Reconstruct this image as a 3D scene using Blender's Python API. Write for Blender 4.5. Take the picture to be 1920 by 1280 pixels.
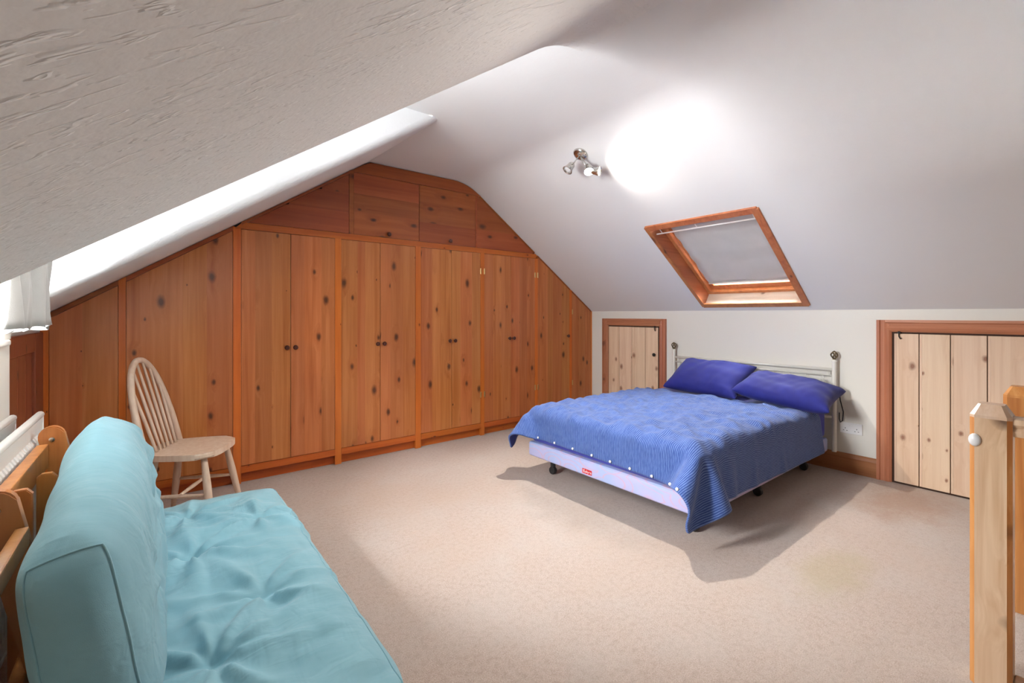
import bpy, bmesh, math, random
import numpy as np
from mathutils import Vector, Matrix, Euler

for o in list(bpy.data.objects): bpy.data.objects.remove(o)
S = bpy.context.scene
COL = S.collection
random.seed(7)

# ------------------------------------------------------------------ camera
YAW = math.radians(38.2)
cam_d = bpy.data.cameras.new('camera'); cam = bpy.data.objects.new('camera', cam_d); COL.objects.link(cam)
cam.location = (0, 0, 1.24)
cam.rotation_euler = (math.pi/2, 0, -YAW)
cam_d.sensor_width = 36.0; cam_d.lens = 847.0/1920*36.0
cam_d.shift_y = -(640-589.0)/1920.0
cam_d.clip_start = 0.02
S.camera = cam

# ------------------------------------------------------------------ world, exposure
W = bpy.data.worlds.new('overcast_sky'); S.world = W; W.use_nodes = True
bg = W.node_tree.nodes['Background']
bg.inputs['Color'].default_value = (0.95, 0.975, 1.0, 1); bg.inputs['Strength'].default_value = 120.0
S.view_settings.view_transform = 'Standard'; S.view_settings.look = 'None'
S.view_settings.gamma = 1.0; S.view_settings.use_curve_mapping = False
S.view_settings.exposure = 0.48
LAMP_DOWN = 140.0; LAMP_WASH = 12.0

def portal(name, loc, rot, sx, sy):
    L = bpy.data.lights.new(name, 'AREA'); L.shape = 'RECTANGLE'; L.size = sx; L.size_y = sy
    L.cycles.is_portal = True
    o = bpy.data.objects.new(name, L); COL.objects.link(o); o.location = loc; o.rotation_euler = rot
    return o
# sky portal in the opening of the dormer window
portal('dormer_daylight', (-0.60, 2.12, 1.70), (0, -math.pi/2, 0), 1.1, 0.92)

# ------------------------------------------------------------------ helpers
def root(name, label=None, cat=None, loc=(0,0,0), group=None, kind=None):
    o = bpy.data.objects.new(name, None); COL.objects.link(o); o.location = loc
    o.empty_display_size = 0.1
    tag(o, label, cat, group, kind); return o
def tag(o, label=None, cat=None, group=None, kind=None):
    if label: o['label'] = label
    if cat: o['category'] = cat
    if group: o['group'] = group
    if kind: o['kind'] = kind
    return o
def wloc(p):
    v = Vector((0,0,0))
    while p is not None: v += Vector(p.location); p = p.parent
    return v
def link(name, me, mat, parent=None, smooth=False):
    o = bpy.data.objects.new(name, me); COL.objects.link(o)
    if mat is not None: me.materials.append(mat)
    if parent is not None: o.parent = parent
    if smooth:
        for p in me.polygons: p.use_smooth = True
    return o
def obj(name, bm, mat, parent=None, smooth=False, label=None, at=None):
    """world-space bmesh -> object; `at` puts the origin of a parentless object at its base"""
    off = Vector(at) if at is not None else wloc(parent)
    bmesh.ops.recalc_face_normals(bm, faces=bm.faces[:])
    bm.transform(Matrix.Translation(-off))
    me = bpy.data.meshes.new(name); bm.to_mesh(me); bm.free()
    o = link(name, me, mat, parent, smooth)
    if at is not None: o.location = at
    if label: o['label'] = label
    return o
def B(): return bmesh.new()
def box(bm, x0, x1, y0, y1, z0, z1, bev=0.0, seg=1):
    r = bmesh.ops.create_cube(bm, size=1.0)
    vs = r['verts']
    for v in vs:
        v.co = Vector((x0 if v.co.x < 0 else x1, y0 if v.co.y < 0 else y1, z0 if v.co.z < 0 else z1))
    if bev > 0:
        es = list({e for v in vs for e in v.link_edges})
        bmesh.ops.bevel(bm, geom=es, offset=bev, segments=seg, profile=0.6, affect='EDGES')
    return bm
def mbox(bm, M, sx, sy, sz, bev=0.0, seg=1):
    """box of full size sx,sy,sz centred on matrix M"""
    t = B(); box(t, -sx/2, sx/2, -sy/2, sy/2, -sz/2, sz/2, bev, seg); t.transform(M)
    me = bpy.data.meshes.new('t'); t.to_mesh(me); t.free(); bm.from_mesh(me); bpy.data.meshes.remove(me)
    return bm
def prism(bm, pts, d, bev=0.0):
    """closed polygon of 3d points extruded along vector d"""
    d = Vector(d)
    a = [bm.verts.new(p) for p in pts]; b = [bm.verts.new(Vector(p)+d) for p in pts]
    f0 = bm.faces.new(a); f1 = bm.faces.new(b[::-1]); n = len(pts)
    fs = [f0, f1]
    for i in range(n):
        j = (i+1) % n
        fs.append(bm.faces.new((a[j], a[i], b[i], b[j])))
    if bev > 0:
        bmesh.ops.bevel(bm, geom=list(set(f0.edges[:]+f1.edges[:])), offset=bev, segments=2, affect='EDGES')
    return bm
def poly(bm, pts):
    bm.faces.new([bm.verts.new(p) for p in pts]); return bm
def xz(pts, y0, y1, bev=0.0): return prism(B(), [(x, y0, z) for x, z in pts], (0, y1-y0, 0), bev)
def tube(bm, pts, rad, seg=10, closed=False, caps=True):
    pts = [Vector(p) for p in pts]; n = len(pts)
    if not hasattr(rad, '__len__'): rad = [rad]*n
    rings = []; up = None
    for i, p in enumerate(pts):
        if closed: t = pts[(i+1) % n]-pts[i-1]
        else: t = pts[min(i+1, n-1)]-pts[max(i-1, 0)]
        t.normalize()
        if up is None:
            up = Vector((0,0,1)) if abs(t.z) < .9 else Vector((1,0,0))
        s = t.cross(up); s.normalize(); up = s.cross(t); up.normalize()
        rings.append([bm.verts.new(p+(s*math.cos(2*math.pi*k/seg)+up*math.sin(2*math.pi*k/seg))*rad[i]) for k in range(seg)])
    m = n if closed else n-1
    for i in range(m):
        a, b = rings[i], rings[(i+1) % n]
        for k in range(seg):
            bm.faces.new((a[k], a[(k+1) % seg], b[(k+1) % seg], b[k]))
    if caps and not closed:
        bm.faces.new(rings[0][::-1]); bm.faces.new(rings[-1])
    return bm
def lathe(bm, M, prof, seg=20):
    """profile list of (radius, height) spun about local z of matrix M"""
    rings = []
    for r, h in prof:
        if r < 1e-6: rings.append([bm.verts.new(M @ Vector((0,0,h)))])
        else: rings.append([bm.verts.new(M @ Vector((r*math.cos(2*math.pi*k/seg), r*math.sin(2*math.pi*k/seg), h))) for k in range(seg)])
    for a, b in zip(rings, rings[1:]):
        for k in range(seg):
            k2 = (k+1) % seg
            if len(a) == 1 and len(b) == 1: continue
            if len(a) == 1: bm.faces.new((a[0], b[k], b[k2]))
            elif len(b) == 1: bm.faces.new((a[k], a[k2], b[0]))
            else: bm.faces.new((a[k], a[k2], b[k2], b[k]))
    return bm
def T(x, y, z): return Matrix.Translation((x, y, z))
def zto(d):
    return Vector(d).to_track_quat('Z', 'Y').to_matrix().to_4x4()
def autosmooth(o, ang=35):
    for p in o.data.polygons: p.use_smooth = True
    m = o.modifiers.new('edges', 'EDGE_SPLIT'); m.split_angle = math.radians(ang); return o

# ------------------------------------------------------------------ materials
class NT:
    def __init__(s, name):
        s.m = bpy.data.materials.new(name); s.m.use_nodes = True
        s.t = s.m.node_tree; s.p = s.t.nodes['Principled BSDF']
    def n(s, ty, **kw):
        nd = s.t.nodes.new(ty)
        for k, v in kw.items():
            if k.startswith('i_'): nd.inputs[k[2:].replace('_', ' ')].default_value = v
            else: setattr(nd, k, v)
        return nd
    def l(s, a, b): s.t.links.new(a, b)
    def ramp(s, fac, stops, interp='LINEAR'):
        r = s.n('ShaderNodeValToRGB'); r.color_ramp.interpolation = interp
        e = r.color_ramp.elements
        while len(e) < len(stops): e.new(0.5)
        for x, (p, c) in zip(e, stops):
            x.position = p; x.color = (c, c, c, 1) if not hasattr(c, '__len__') else (*c, 1)
        s.l(fac, r.inputs['Fac']); return r.outputs['Color']
    def math(s, op, a, b=None, clamp=False):
        m = s.n('ShaderNodeMath', operation=op, use_clamp=clamp)
        for i, q in enumerate((a, b)):
            if q is None: continue
            if isinstance(q, (int, float)): m.inputs[i].default_value = q
            else: s.l(q, m.inputs[i])
        return m.outputs[0]
    def mix(s, fac, a, b, mode='MIX'):
        m = s.n('ShaderNodeMix', data_type='RGBA', blend_type=mode)
        for i, q in ((0, fac), (6, a), (7, b)):
            if isinstance(q, (int, float)): m.inputs[i].default_value = q
            elif hasattr(q, '__len__'): m.inputs[i].default_value = (*q, 1)
            else: s.l(q, m.inputs[i])
        return m.outputs[2]
    def noise(s, vec, scale, detail=3, rough=.5, dist=0.0):
        n = s.n('ShaderNodeTexNoise'); n.inputs['Scale'].default_value = scale
        n.inputs['Detail'].default_value = detail; n.inputs['Roughness'].default_value = rough
        n.inputs['Distortion'].default_value = dist
        s.l(vec, n.inputs['Vector']); return n.outputs['Fac']
    def mapv(s, vec, sc=(1,1,1), rot=(0,0,0), loc=(0,0,0)):
        m = s.n('ShaderNodeMapping'); m.inputs['Scale'].default_value = sc
        m.inputs['Rotation'].default_value = rot; m.inputs['Location'].default_value = loc
        s.l(vec, m.inputs['Vector']); return m.outputs['Vector']
    def obco(s): return s.n('ShaderNodeTexCoord').outputs['Object']
    def bump(s, h, strength=.3, dist=.01):
        b = s.n('ShaderNodeBump'); b.inputs['Strength'].default_value = strength; b.inputs['Distance'].default_value = dist
        s.l(h, b.inputs['Height']); s.l(b.outputs['Normal'], s.p.inputs['Normal'])
    def done(s, col=None, rough=.5, metal=0.0, spec=None):
        if col is not None:
            if hasattr(col, '__len__'): s.p.inputs['Base Color'].default_value = (*col, 1)
            else: s.l(col, s.p.inputs['Base Color'])
        s.p.inputs['Roughness'].default_value = rough; s.p.inputs['Metallic'].default_value = metal
        if spec is not None: s.p.inputs['Specular IOR Level'].default_value = spec
        return s.m

def plain(name, col, rough=.5, metal=0.0):
    return NT(name).done(col, rough, metal)

def pine(name, light, mid, dark, knot, flat='y', along='z', rough=.38, knot_size=.17, kscale=(6.0, 3.3), var=.22, keep=.30, spec=.5):
    """knotty pine; flat = axis through the board, along = grain axis (object space)"""
    s = NT(name); co = s.obco()
    rnd = s.n('ShaderNodeObjectInfo').outputs['Random']
    off = s.n('ShaderNodeCombineXYZ')
    for i, k in enumerate((37.0, 53.0, 71.0)): s.l(s.math('MULTIPLY', rnd, k), off.inputs[i])
    add = s.n('ShaderNodeVectorMath', operation='ADD'); s.l(co, add.inputs[0]); s.l(off.outputs[0], add.inputs[1])
    v = add.outputs[0]
    ax = {'x': 0, 'y': 1, 'z': 2}
    sp = s.n('ShaderNodeSeparateXYZ'); s.l(v, sp.inputs[0])
    oth = [q for q in range(3) if q != ax[along] and q != ax[flat]]
    across = sp.outputs[oth[0]] if len(oth) == 1 else s.math('ADD', sp.outputs[oth[0]], s.math('MULTIPLY', sp.outputs[oth[1]], .83))
    cb = s.n('ShaderNodeCombineXYZ'); s.l(s.math('MULTIPLY', across, kscale[0]), cb.inputs[0]); s.l(s.math('MULTIPLY', sp.outputs[ax[along]], kscale[1]), cb.inputs[1])
    kv = cb.outputs[0]
    vo = s.n('ShaderNodeTexVoronoi', feature='F1', voronoi_dimensions='2D'); vo.inputs['Scale'].default_value = 1.0; s.l(kv, vo.inputs['Vector'])
    sep = s.n('ShaderNodeSeparateColor'); s.l(vo.outputs['Color'], sep.inputs[0])
    d = s.math('ADD', vo.outputs['Distance'], s.math('MULTIPLY', s.math('SUBTRACT', s.noise(kv, 6.0, 2), .5), .07))
    size = s.math('MULTIPLY', sep.outputs[1], knot_size)
    rel = s.math('DIVIDE', d, s.math('ADD', size, .012))
    present = s.math('GREATER_THAN', sep.outputs[0], keep)
    kmask = s.math('MULTIPLY', s.ramp(rel, [(.30, 1.0), (1.0, 0.0)]), present)
    halo = s.math('MULTIPLY', s.ramp(s.math('MULTIPLY', rel, .30), [(.05, 1.0), (.9, 0.0)]), present)
    gsc = [1.0]*3; gsc[ax[along]] = .035
    gv = s.mapv(v, tuple(gsc))
    warp = s.n('ShaderNodeVectorMath', operation='ADD'); s.l(gv, warp.inputs[0])
    hv = s.n('ShaderNodeCombineXYZ')
    for i in range(3): s.l(s.math('MULTIPLY', halo, .02), hv.inputs[i])
    s.l(hv.outputs[0], warp.inputs[1]); gv = warp.outputs[0]
    g1 = s.noise(gv, 26.0, 3, .55, .6); g2 = s.noise(gv, 120.0, 2, .6)
    g3 = s.noise(gv, 7.0, 2, .5, .4)
    col = s.ramp(g1, [(.22, dark), (.5, mid), (.78, light)])
    col = s.mix(s.ramp(g3, [(.42, 0.0), (.68, .55)]), col, light)
    col = s.mix(s.ramp(g2, [(.42, .10), (.58, 0.0)]), col, dark)
    val = s.math('ADD', 1.0-var/2, s.math('MULTIPLY', rnd, var))
    hs = s.n('ShaderNodeHueSaturation'); s.l(val, hs.inputs['Value']); s.l(col, hs.inputs['Color'])
    s.l(s.math('ADD', .494, s.math('MULTIPLY', s.math('FRACT', s.math('MULTIPLY', rnd, 7.3)), .012)), hs.inputs['Hue'])
    col = s.mix(s.math('MULTIPLY', halo, .30), hs.outputs['Color'], dark)
    col = s.mix(s.math('MULTIPLY', kmask, .85), col, knot)
    s.bump(g2, .12, .002)
    return s.done(col, rough, spec=spec)

OL, OM, OD, OK = (.63,.240,.078), (.52,.168,.045), (.40,.102,.024), (.045,.012,.006)
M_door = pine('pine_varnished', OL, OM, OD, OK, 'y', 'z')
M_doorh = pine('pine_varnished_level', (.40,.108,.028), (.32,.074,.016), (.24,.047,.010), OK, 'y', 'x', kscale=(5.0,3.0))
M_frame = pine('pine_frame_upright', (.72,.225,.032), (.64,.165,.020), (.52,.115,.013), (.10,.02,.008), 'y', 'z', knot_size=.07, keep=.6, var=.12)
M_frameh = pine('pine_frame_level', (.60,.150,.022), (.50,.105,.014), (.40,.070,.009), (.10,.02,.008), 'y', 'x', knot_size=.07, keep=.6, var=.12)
M_hatch = pine('pine_bare_plank', (.82,.63,.46), (.75,.54,.375), (.63,.40,.25), (.24,.085,.045), 'x', 'z', rough=.6, kscale=(6.5,4.2), var=.14, keep=.35, knot_size=.17)
M_arch = pine('casing_upright', (.52,.22,.12), (.42,.145,.07), (.33,.10,.045), (.14,.05,.03), 'x', 'z', rough=.5, keep=.9)
M_archh = pine('casing_level', (.54,.24,.13), (.45,.16,.08), (.35,.11,.05), (.14,.05,.03), 'x', 'y', rough=.5, keep=.9)
M_newel = pine('newel_pine', (.76,.59,.44), (.66,.46,.30), (.44,.22,.10), (.085,.035,.018), 'z', 'z', rough=.3, kscale=(3.0,3.0), keep=.5)
M_newel2 = pine('newel_pine_orange', (.62,.30,.11), (.50,.20,.06), (.35,.11,.03), (.05,.018,.010), 'z', 'z', rough=.25, kscale=(4.0,4.0), keep=.3, knot_size=.2)
M_futonw = pine('futon_pine', (.60,.26,.085), (.50,.185,.05), (.36,.11,.025), (.13,.04,.015), 'y', 'z', rough=.3, keep=.6)
M_velux = pine('skylight_pine', (.56,.22,.085), (.46,.155,.055), (.30,.085,.03), (.12,.04,.015), 'z', 'x', rough=.4, keep=.7)
M_veluxs = pine('skylight_sill_bleached', (.72,.62,.52), (.62,.50,.40), (.45,.33,.24), (.2,.12,.08), 'z', 'y', rough=.6, keep=.8)
M_skirt = pine('skirting_pine', (.42,.17,.07), (.34,.12,.045), (.25,.08,.03), (.12,.04,.02), 'x', 'y', rough=.45, keep=.8)

def chair_wood():
    s = NT('chair_beech'); co = s.obco()
    g = s.noise(s.mapv(co, (1,1,.1)), 40, 3, .55, .4)
    return s.done(s.ramp(g, [(.3, (.70,.52,.38)), (.7, (.82,.67,.53))]), .38)
M_chair = chair_wood()

def plaster(name, col, strokes=0.0, fine=.25):
    s = NT(name); co = s.obco()
    n1 = s.noise(co, 9, 4, .6); n2 = s.noise(co, 90, 2, .5)
    h = s.math('ADD', s.math('MULTIPLY', n1, .8), s.math('MULTIPLY', n2, .12))
    if strokes > 0:
        for rot, off in (((0,0,.35), 0), ((0,0,-.75), 3.1), ((0,0,1.45), 7.7)):
            v = s.mapv(co, (15, 52, 15), rot, (off, off, 0))
            n = s.noise(v, 1.0, 2, .45, .5)
            ridge = s.ramp(n, [(.60, 0.0), (.67, 1.0), (.74, .3)])
            patch = s.ramp(s.noise(co, 1.7, 2), [(.32, 0.12), (.60, 1.0)])
            h = s.math('ADD', h, s.math('MULTIPLY', s.math('MULTIPLY', ridge, patch), strokes))
    c = s.mix(s.ramp(s.noise(co, 2.2, 3), [(.3, 0.0), (.7, .35)]), col, tuple(x*.965 for x in col))
    s.bump(h, fine, .012)
    return s.done(c, .75, spec=.25)
M_ceil = plaster('plaster_white_smooth', (.80,.80,.80), 0, .16)
M_slope = plaster('plaster_white_trowelled', (.82,.81,.80), .7, .36)
M_cheek = plaster('plaster_dormer', (.82,.83,.84), .15, .25)
M_wall = plaster('plaster_cream', (.80,.78,.715), 0, .12)

def carpet():
    s = NT('carpet_beige'); co = s.obco()
    f = s.noise(co, 230, 2, .7); m = s.noise(co, 45, 4, .7); w = s.noise(co, 3.0, 4, .6); w2 = s.noise(co, 1.1, 3, .6, .5)
    col = s.ramp(f, [(.25, (.33,.26,.215)), (.5, (.505,.415,.36)), (.78, (.62,.535,.48))])
    col = s.mix(s.ramp(m, [(.33, .55), (.55, 0.0)]), col, (.36,.275,.22))
    col = s.mix(s.ramp(w, [(.45, 0.0), (.72, .40)]), col, (.50,.46,.42))
    col = s.mix(s.ramp(w2, [(.48, 0.0), (.70, .40)]), col, (.47,.33,.24))
    # worn, stained carpet in front of the bed and by the knee wall
    sep = s.n('ShaderNodeSeparateXYZ'); s.l(co, sep.inputs[0])
    def blob(cx, cy, rx, ry):
        a = s.math('DIVIDE', s.math('SUBTRACT', sep.outputs[0], cx), rx); b = s.math('DIVIDE', s.math('SUBTRACT', sep.outputs[1], cy), ry)
        d = s.math('SQRT', s.math('ADD', s.math('MULTIPLY', a, a), s.math('MULTIPLY', b, b)))
        d = s.math('ADD', d, s.math('MULTIPLY', s.math('SUBTRACT', s.noise(co, 5.0, 4, .65), .5), 1.5))
        return s.ramp(d, [(.35, 1.0), (1.1, 0.0)])
    col = s.mix(s.math('MULTIPLY', blob(2.10, 2.0, .30, .75), .38), col, (.29,.255,.22))
    col = s.mix(s.math('MULTIPLY', blob(3.9, .75, .50, .30), .55), col, (.36,.20,.12))
    col = s.mix(s.math('MULTIPLY', blob(2.55, .75, .40, .16), .45), col, (.40,.33,.19))
    s.bump(s.math('ADD', f, s.math('MULTIPLY', m, .8)), .55, .006)
    s.p.inputs['Sheen Weight'].default_value = .15
    return s.done(col, .95, spec=.1)
M_carpet = carpet()

def fabric(name, c0, c1, weave=900, rough=.85, fine=.12, sheen=.2, wr=0.0):
    s = NT(name); co = s.obco()
    n = s.noise(co, weave, 1, .5); w = s.noise(co, 6, 3, .6)
    col = s.mix(s.ramp(w, [(.3, 0.0), (.7, 1.0)]), c0, c1)
    if wr:
        h = None
        for sc, rot, off in (((5, 16, 9), (.3, .2, .6), 0), ((16, 6, 8), (.1, -.4, -.5), 4), ((9, 26, 20), (.5, .1, 1.1), 9)):
            q = s.noise(s.mapv(co, sc, rot, (off, off, off)), 1.0, 2, .5, .8)
            q = s.math('MULTIPLY', q, 1.6)
            h = q if h is None else s.math('ADD', h, q)
        pa = s.ramp(s.noise(co, 3.0, 2), [(.38, .15), (.62, 1.0)])
        n = s.math('ADD', s.math('MULTIPLY', n, .05), s.math('MULTIPLY', s.math('MULTIPLY', h, pa), wr))
        s.bump(n, .5, .012)
    else: s.bump(n, fine, .002)
    s.p.inputs['Sheen Weight'].default_value = sheen
    return s.done(col, rough, spec=.2)
M_teal = fabric('futon_teal_cotton', (.225,.450,.535), (.275,.515,.600), wr=.7)
M_navy = fabric('pillow_blue_cotton', (.014,.016,.150), (.020,.026,.21), rough=.7, sheen=.1)
M_sheet = fabric('sheet_royal_blue', (.030,.036,.32), (.040,.05,.40))
M_lining = fabric('duvet_lining', (.022,.030,.14), (.03,.04,.19))
M_curtain = fabric('curtain_grey_linen', (.34,.33,.305), (.42,.41,.385), 500, .9, .3)
M_blindf = fabric('blind_grey_cloth', (.52,.51,.50), (.56,.55,.54), 400, .9, .1)

def translucent(m, f):
    t = m.node_tree; p = t.nodes['Principled BSDF']; tr = t.nodes.new('ShaderNodeBsdfTranslucent'); mx = t.nodes.new('ShaderNodeMixShader')
    src = p.inputs['Base Color'].links[0].from_socket; t.links.new(src, tr.inputs['Color'])
    mx.inputs[0].default_value = f; t.links.new(p.outputs[0], mx.inputs[1]); t.links.new(tr.outputs[0], mx.inputs[2])
    t.links.new(mx.outputs[0], t.nodes['Material Output'].inputs['Surface'])
translucent(M_blindf, .06)
def duvet_mat():
    s = NT('duvet_blue_pinstripe'); uv = s.n('ShaderNodeTexCoord').outputs['UV']
    sep = s.n('ShaderNodeSeparateXYZ'); s.l(uv, sep.inputs[0])
    wob = s.math('MULTIPLY', s.math('SUBTRACT', s.noise(uv, 9, 2), .5), .012)
    x = s.math('MULTIPLY', s.math('ADD', sep.outputs[1], wob), 1/.0105)
    tri = s.math('ABSOLUTE', s.math('SUBTRACT', s.math('FRACT', x), .5))
    dash = s.noise(s.mapv(uv, (24, 240, 1)), 1.0, 2, .6)
    st = s.math('MULTIPLY', s.ramp(tri, [(.20, 1.0), (.30, 0.0)]), s.ramp(dash, [(.30, .25), (.55, 1.0)]))
    w = s.noise(uv, 5, 3, .6)
    basec = s.mix(s.ramp(w, [(.35, 0.0), (.65, 1.0)]), (.023,.053,.215), (.030,.070,.27))
    col = s.mix(s.math('MULTIPLY', st, .80), basec, (.17,.265,.54))
    s.bump(s.noise(s.mapv(uv, (60, 300, 1)), 1.0, 2), .15, .003)
    s.p.inputs['Sheen Weight'].default_value = .15
    return s.done(col, .8, spec=.2)
M_duvet = duvet_mat()

def divan_mat():
    s = NT('divan_lilac_damask'); co = s.obco()
    v = s.mapv(co, (0, 4.2, 8.4)); vo = s.n('ShaderNodeTexVoronoi', feature='F1'); vo.inputs['Scale'].default_value = 1.0
    s.l(v, vo.inputs['Vector'])
    ring = s.math('FRACT', s.math('MULTIPLY', vo.outputs['Distance'], 5.0))
    band = s.ramp(s.math('ABSOLUTE', s.math('SUBTRACT', ring, .5)), [(.0, 1.0), (.16, 0.0)])
    base = s.ramp(s.noise(co, 6, 3), [(.4, (.46,.45,.70)), (.6, (.38,.46,.72))])
    return s.done(s.mix(s.math('MULTIPLY', band, .7), base, (.62,.36,.48)), .6)
M_divan = divan_mat()
M_white = plain('paint_white', (.80,.79,.76), .35)
M_ivory = plain('metal_ivory_enamel', (.80,.78,.71), .35)
M_bronze = plain('finial_bronze', (.20,.155,.09), .35, .8)
M_chrome = plain('satin_nickel', (.62,.60,.57), .22, 1.0)
M_black = plain('black_iron', (.012,.012,.012), .45, .3)
M_plasticw = plain('plastic_white', (.82,.82,.82), .3)
M_knob = plain('knob_dark_wood', (.075,.018,.010), .3)
M_brass = plain('hinge_brass', (.62,.42,.18), .35, .9)
M_cable = plain('cable_black', (.012,.012,.014), .5)
M_red = plain('label_red', (.55,.02,.03), .5)
M_dark = plain('shadow_gap_timber', (.05,.02,.01), .8)
M_castor = plain('castor_black', (.02,.02,.02), .5)
def glass():
    s = NT('window_glass'); t = s.t
    tr = s.n('ShaderNodeBsdfTransparent'); gl = s.n('ShaderNodeBsdfGlossy'); gl.inputs['Roughness'].default_value = .02
    fr = s.n('ShaderNodeFresnel'); fr.inputs['IOR'].default_value = 1.45
    mx = s.n('ShaderNodeMixShader'); s.l(fr.outputs[0], mx.inputs[0]); s.l(tr.outputs[0], mx.inputs[1]); s.l(gl.outputs[0], mx.inputs[2])
    s.l(mx.outputs[0], t.nodes['Material Output'].inputs['Surface']); return s.m
M_glass = glass()
def emit(name, col, st):
    s = NT(name); s.p.inputs['Emission Color'].default_value = (*col, 1); s.p.inputs['Emission Strength'].default_value = st
    return s.done(col, .5)
M_bulb = emit('bulb_glow', (1.0,.93,.80), 25.0)

# ------------------------------------------------------------------ room dimensions (metres)
XR, YB, YF = 4.285, 3.825, -3.60          # knee wall behind bed, wardrobe front, gable behind the camera
YG = 4.42                                 # real gable wall behind the wardrobe
ZC = 2.555                                # flat ceiling
XL, XLK = -0.465, -0.545                  # wall under the dormer, knee wall beside the wardrobe
YD0, YD1 = 1.566, 2.68                    # dormer cheeks
mR, cR = -0.6944, 4.251                   # right roof slope  z = cR + mR x
mF, cF = 0.672, 1.590                     # left roof slope by the wardrobe
mN, cN = 0.690, 1.508                     # left roof slope over the camera
TH = math.atan(-mR)
XRF = (ZC-cR)/mR; XFF = (ZC-cF)/mF; XNF = (ZC-cN)/mN
SKX0, SKX1, SKY0, SKY1 = 3.27, 4.22, 1.41, 2.32

def arc(p0, p1, p2, r, n=6):
    """rounded corner p0-p1-p2 in the xz plane"""
    p0, p1, p2 = Vector(p0), Vector(p1), Vector(p2)
    a = (p0-p1).normalized(); b = (p2-p1).normalized()
    out = []
    for i in range(n+1):
        t = i/n; s = p1+a*r; e = p1+b*r
        out.append(tuple(s*(1-t)**2+p1*2*t*(1-t)+e*t**2))
    return out
def sheet(bm, prof, ys, skip=lambda i, j: False):
    V = [[bm.verts.new((x, y, z)) for y in ys] for x, z in prof]
    for i in range(len(prof)-1):
        for j in range(len(ys)-1):
            if skip(i, j): continue
            bm.faces.new((V[i][j], V[i+1][j], V[i+1][j+1], V[i][j+1]))
    return V

# floor with the stair opening
bm = B()
STX0, STX1, STY = 2.245, 2.765, 0.12
xs = [-.75, STX0, STX1, XR+.1]; ys = [YF-.1, -2.0, STY, YG]
V = [[bm.verts.new((x, y, 0)) for y in ys] for x in xs]
for i in range(3):
    for j in range(3):
        if i == 1 and j == 1: continue
        bm.faces.new((V[i][j], V[i+1][j], V[i+1][j+1], V[i][j+1]))
tag(obj('floor', bm, M_carpet), 'worn beige pile carpet covering the attic floor', 'carpet', kind='structure')
st = root('staircase', 'carpeted steps going down beside the pine newel posts', 'stairs', (2.5, STY, -.2), kind='structure')
for k in range(7):
    bm = B(); box(bm, STX0, STX1, STY-.24*(k+1), STY-.24*k+.02, -.2*(k+1)-.2, -.2*(k+1), .012, 2); obj('tread', bm, M_carpet, st)
bm = B(); box(bm, STX0, STX1, STY-.004, STY+.03, -.2, -.002); obj('riser', bm, M_carpet, st)
for x in (STX0-.03, STX1):
    bm = B(); box(bm, x, x+.03, -2.0, STY, -1.7, -.001); obj('stringer', bm, M_newel, st)
bm = B(); box(bm, STX0-.03, STX1+.03, -2.03, -2.0, -1.7, -.001); obj('end_board', bm, M_newel, st)

# ceiling: flat strip, rounded into the right-hand slope, with the skylight opening
bm = B()
prof = [(XNF+.16, ZC)] + arc((XNF, ZC), (XRF, ZC), (XRF+1, ZC+mR), .16)
prof += [(x, cR+mR*x) for x in (SKX0, SKX1, XR+.02)]
k0 = len(prof)-3
ys = [YF, SKY0, SKY1, YG]
sheet(bm, prof, ys, lambda i, j: i == k0 and j == 1)
tag(obj('ceiling', bm, M_ceil, smooth=True), 'white plaster ceiling sloping down to the wall behind the bed', 'ceiling', kind='structure')
# flat ceiling running back into the dormer
bm = B(); sheet(bm, [(XL-.02, ZC), (XNF+.16, ZC)], [YD0, YD1])
sheet(bm, [(XFF, ZC), (XNF+.16, ZC)], [YD1, YG])
tag(obj('ceiling_dormer', bm, M_ceil), 'flat white ceiling running into the dormer', 'ceiling', kind='structure')
# slope over the camera, soft into the flat
bm = B()
prof = [(XL-.02, cN+mN*(XL-.02)), (.5, cN+mN*.5)] + arc((XNF-1, ZC-mN), (XNF, ZC), (XNF+1, ZC), .16)
sheet(bm, prof, [YF, YD0])
# thickness of the slope seen at its edge: near dormer cheek
vs = [(x, YD0, z) for x, z in prof] + [(XL-.02, YD0, ZC+.02), ]
poly(bm, vs)
tag(obj('ceiling_slope', bm, M_slope, smooth=False), 'grey-white roughly trowelled sloping ceiling beside the dormer', 'ceiling', kind='structure')
# far dormer cheek and far slope in one plastered skin with a soft rounded arris
bm = B(); rr = .055
prf = [(YD1, 1.6), (YD1, .4), (YD1, rr)]+[(YD1+rr*(1-math.cos(t)), rr*(1-math.sin(t))) for t in np.linspace(.15, math.pi/2, 9)]+[(YD1+.3, .010), (YD1+.6, .022), (YB, .042), (YG, .042)]
e0, e1 = XLK-.02, XFF+.2
V = [[bm.verts.new((x, y, cF+mF*x-.042+d)) for y, d in prf] for x in np.linspace(e0, e1, 8)]
for i in range(7):
    for j in range(len(prf)-1): bm.faces.new((V[i][j], V[i+1][j], V[i+1][j+1], V[i][j+1]))
tag(obj('wall_dormer', bm, M_cheek, smooth=True), 'bright white dormer cheek above the left end of the wardrobe', 'wall', kind='structure')

# walls
bm = B(); box(bm, XR, XR+.1, YF, YG, 0, cR+mR*XR+.02)
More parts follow.
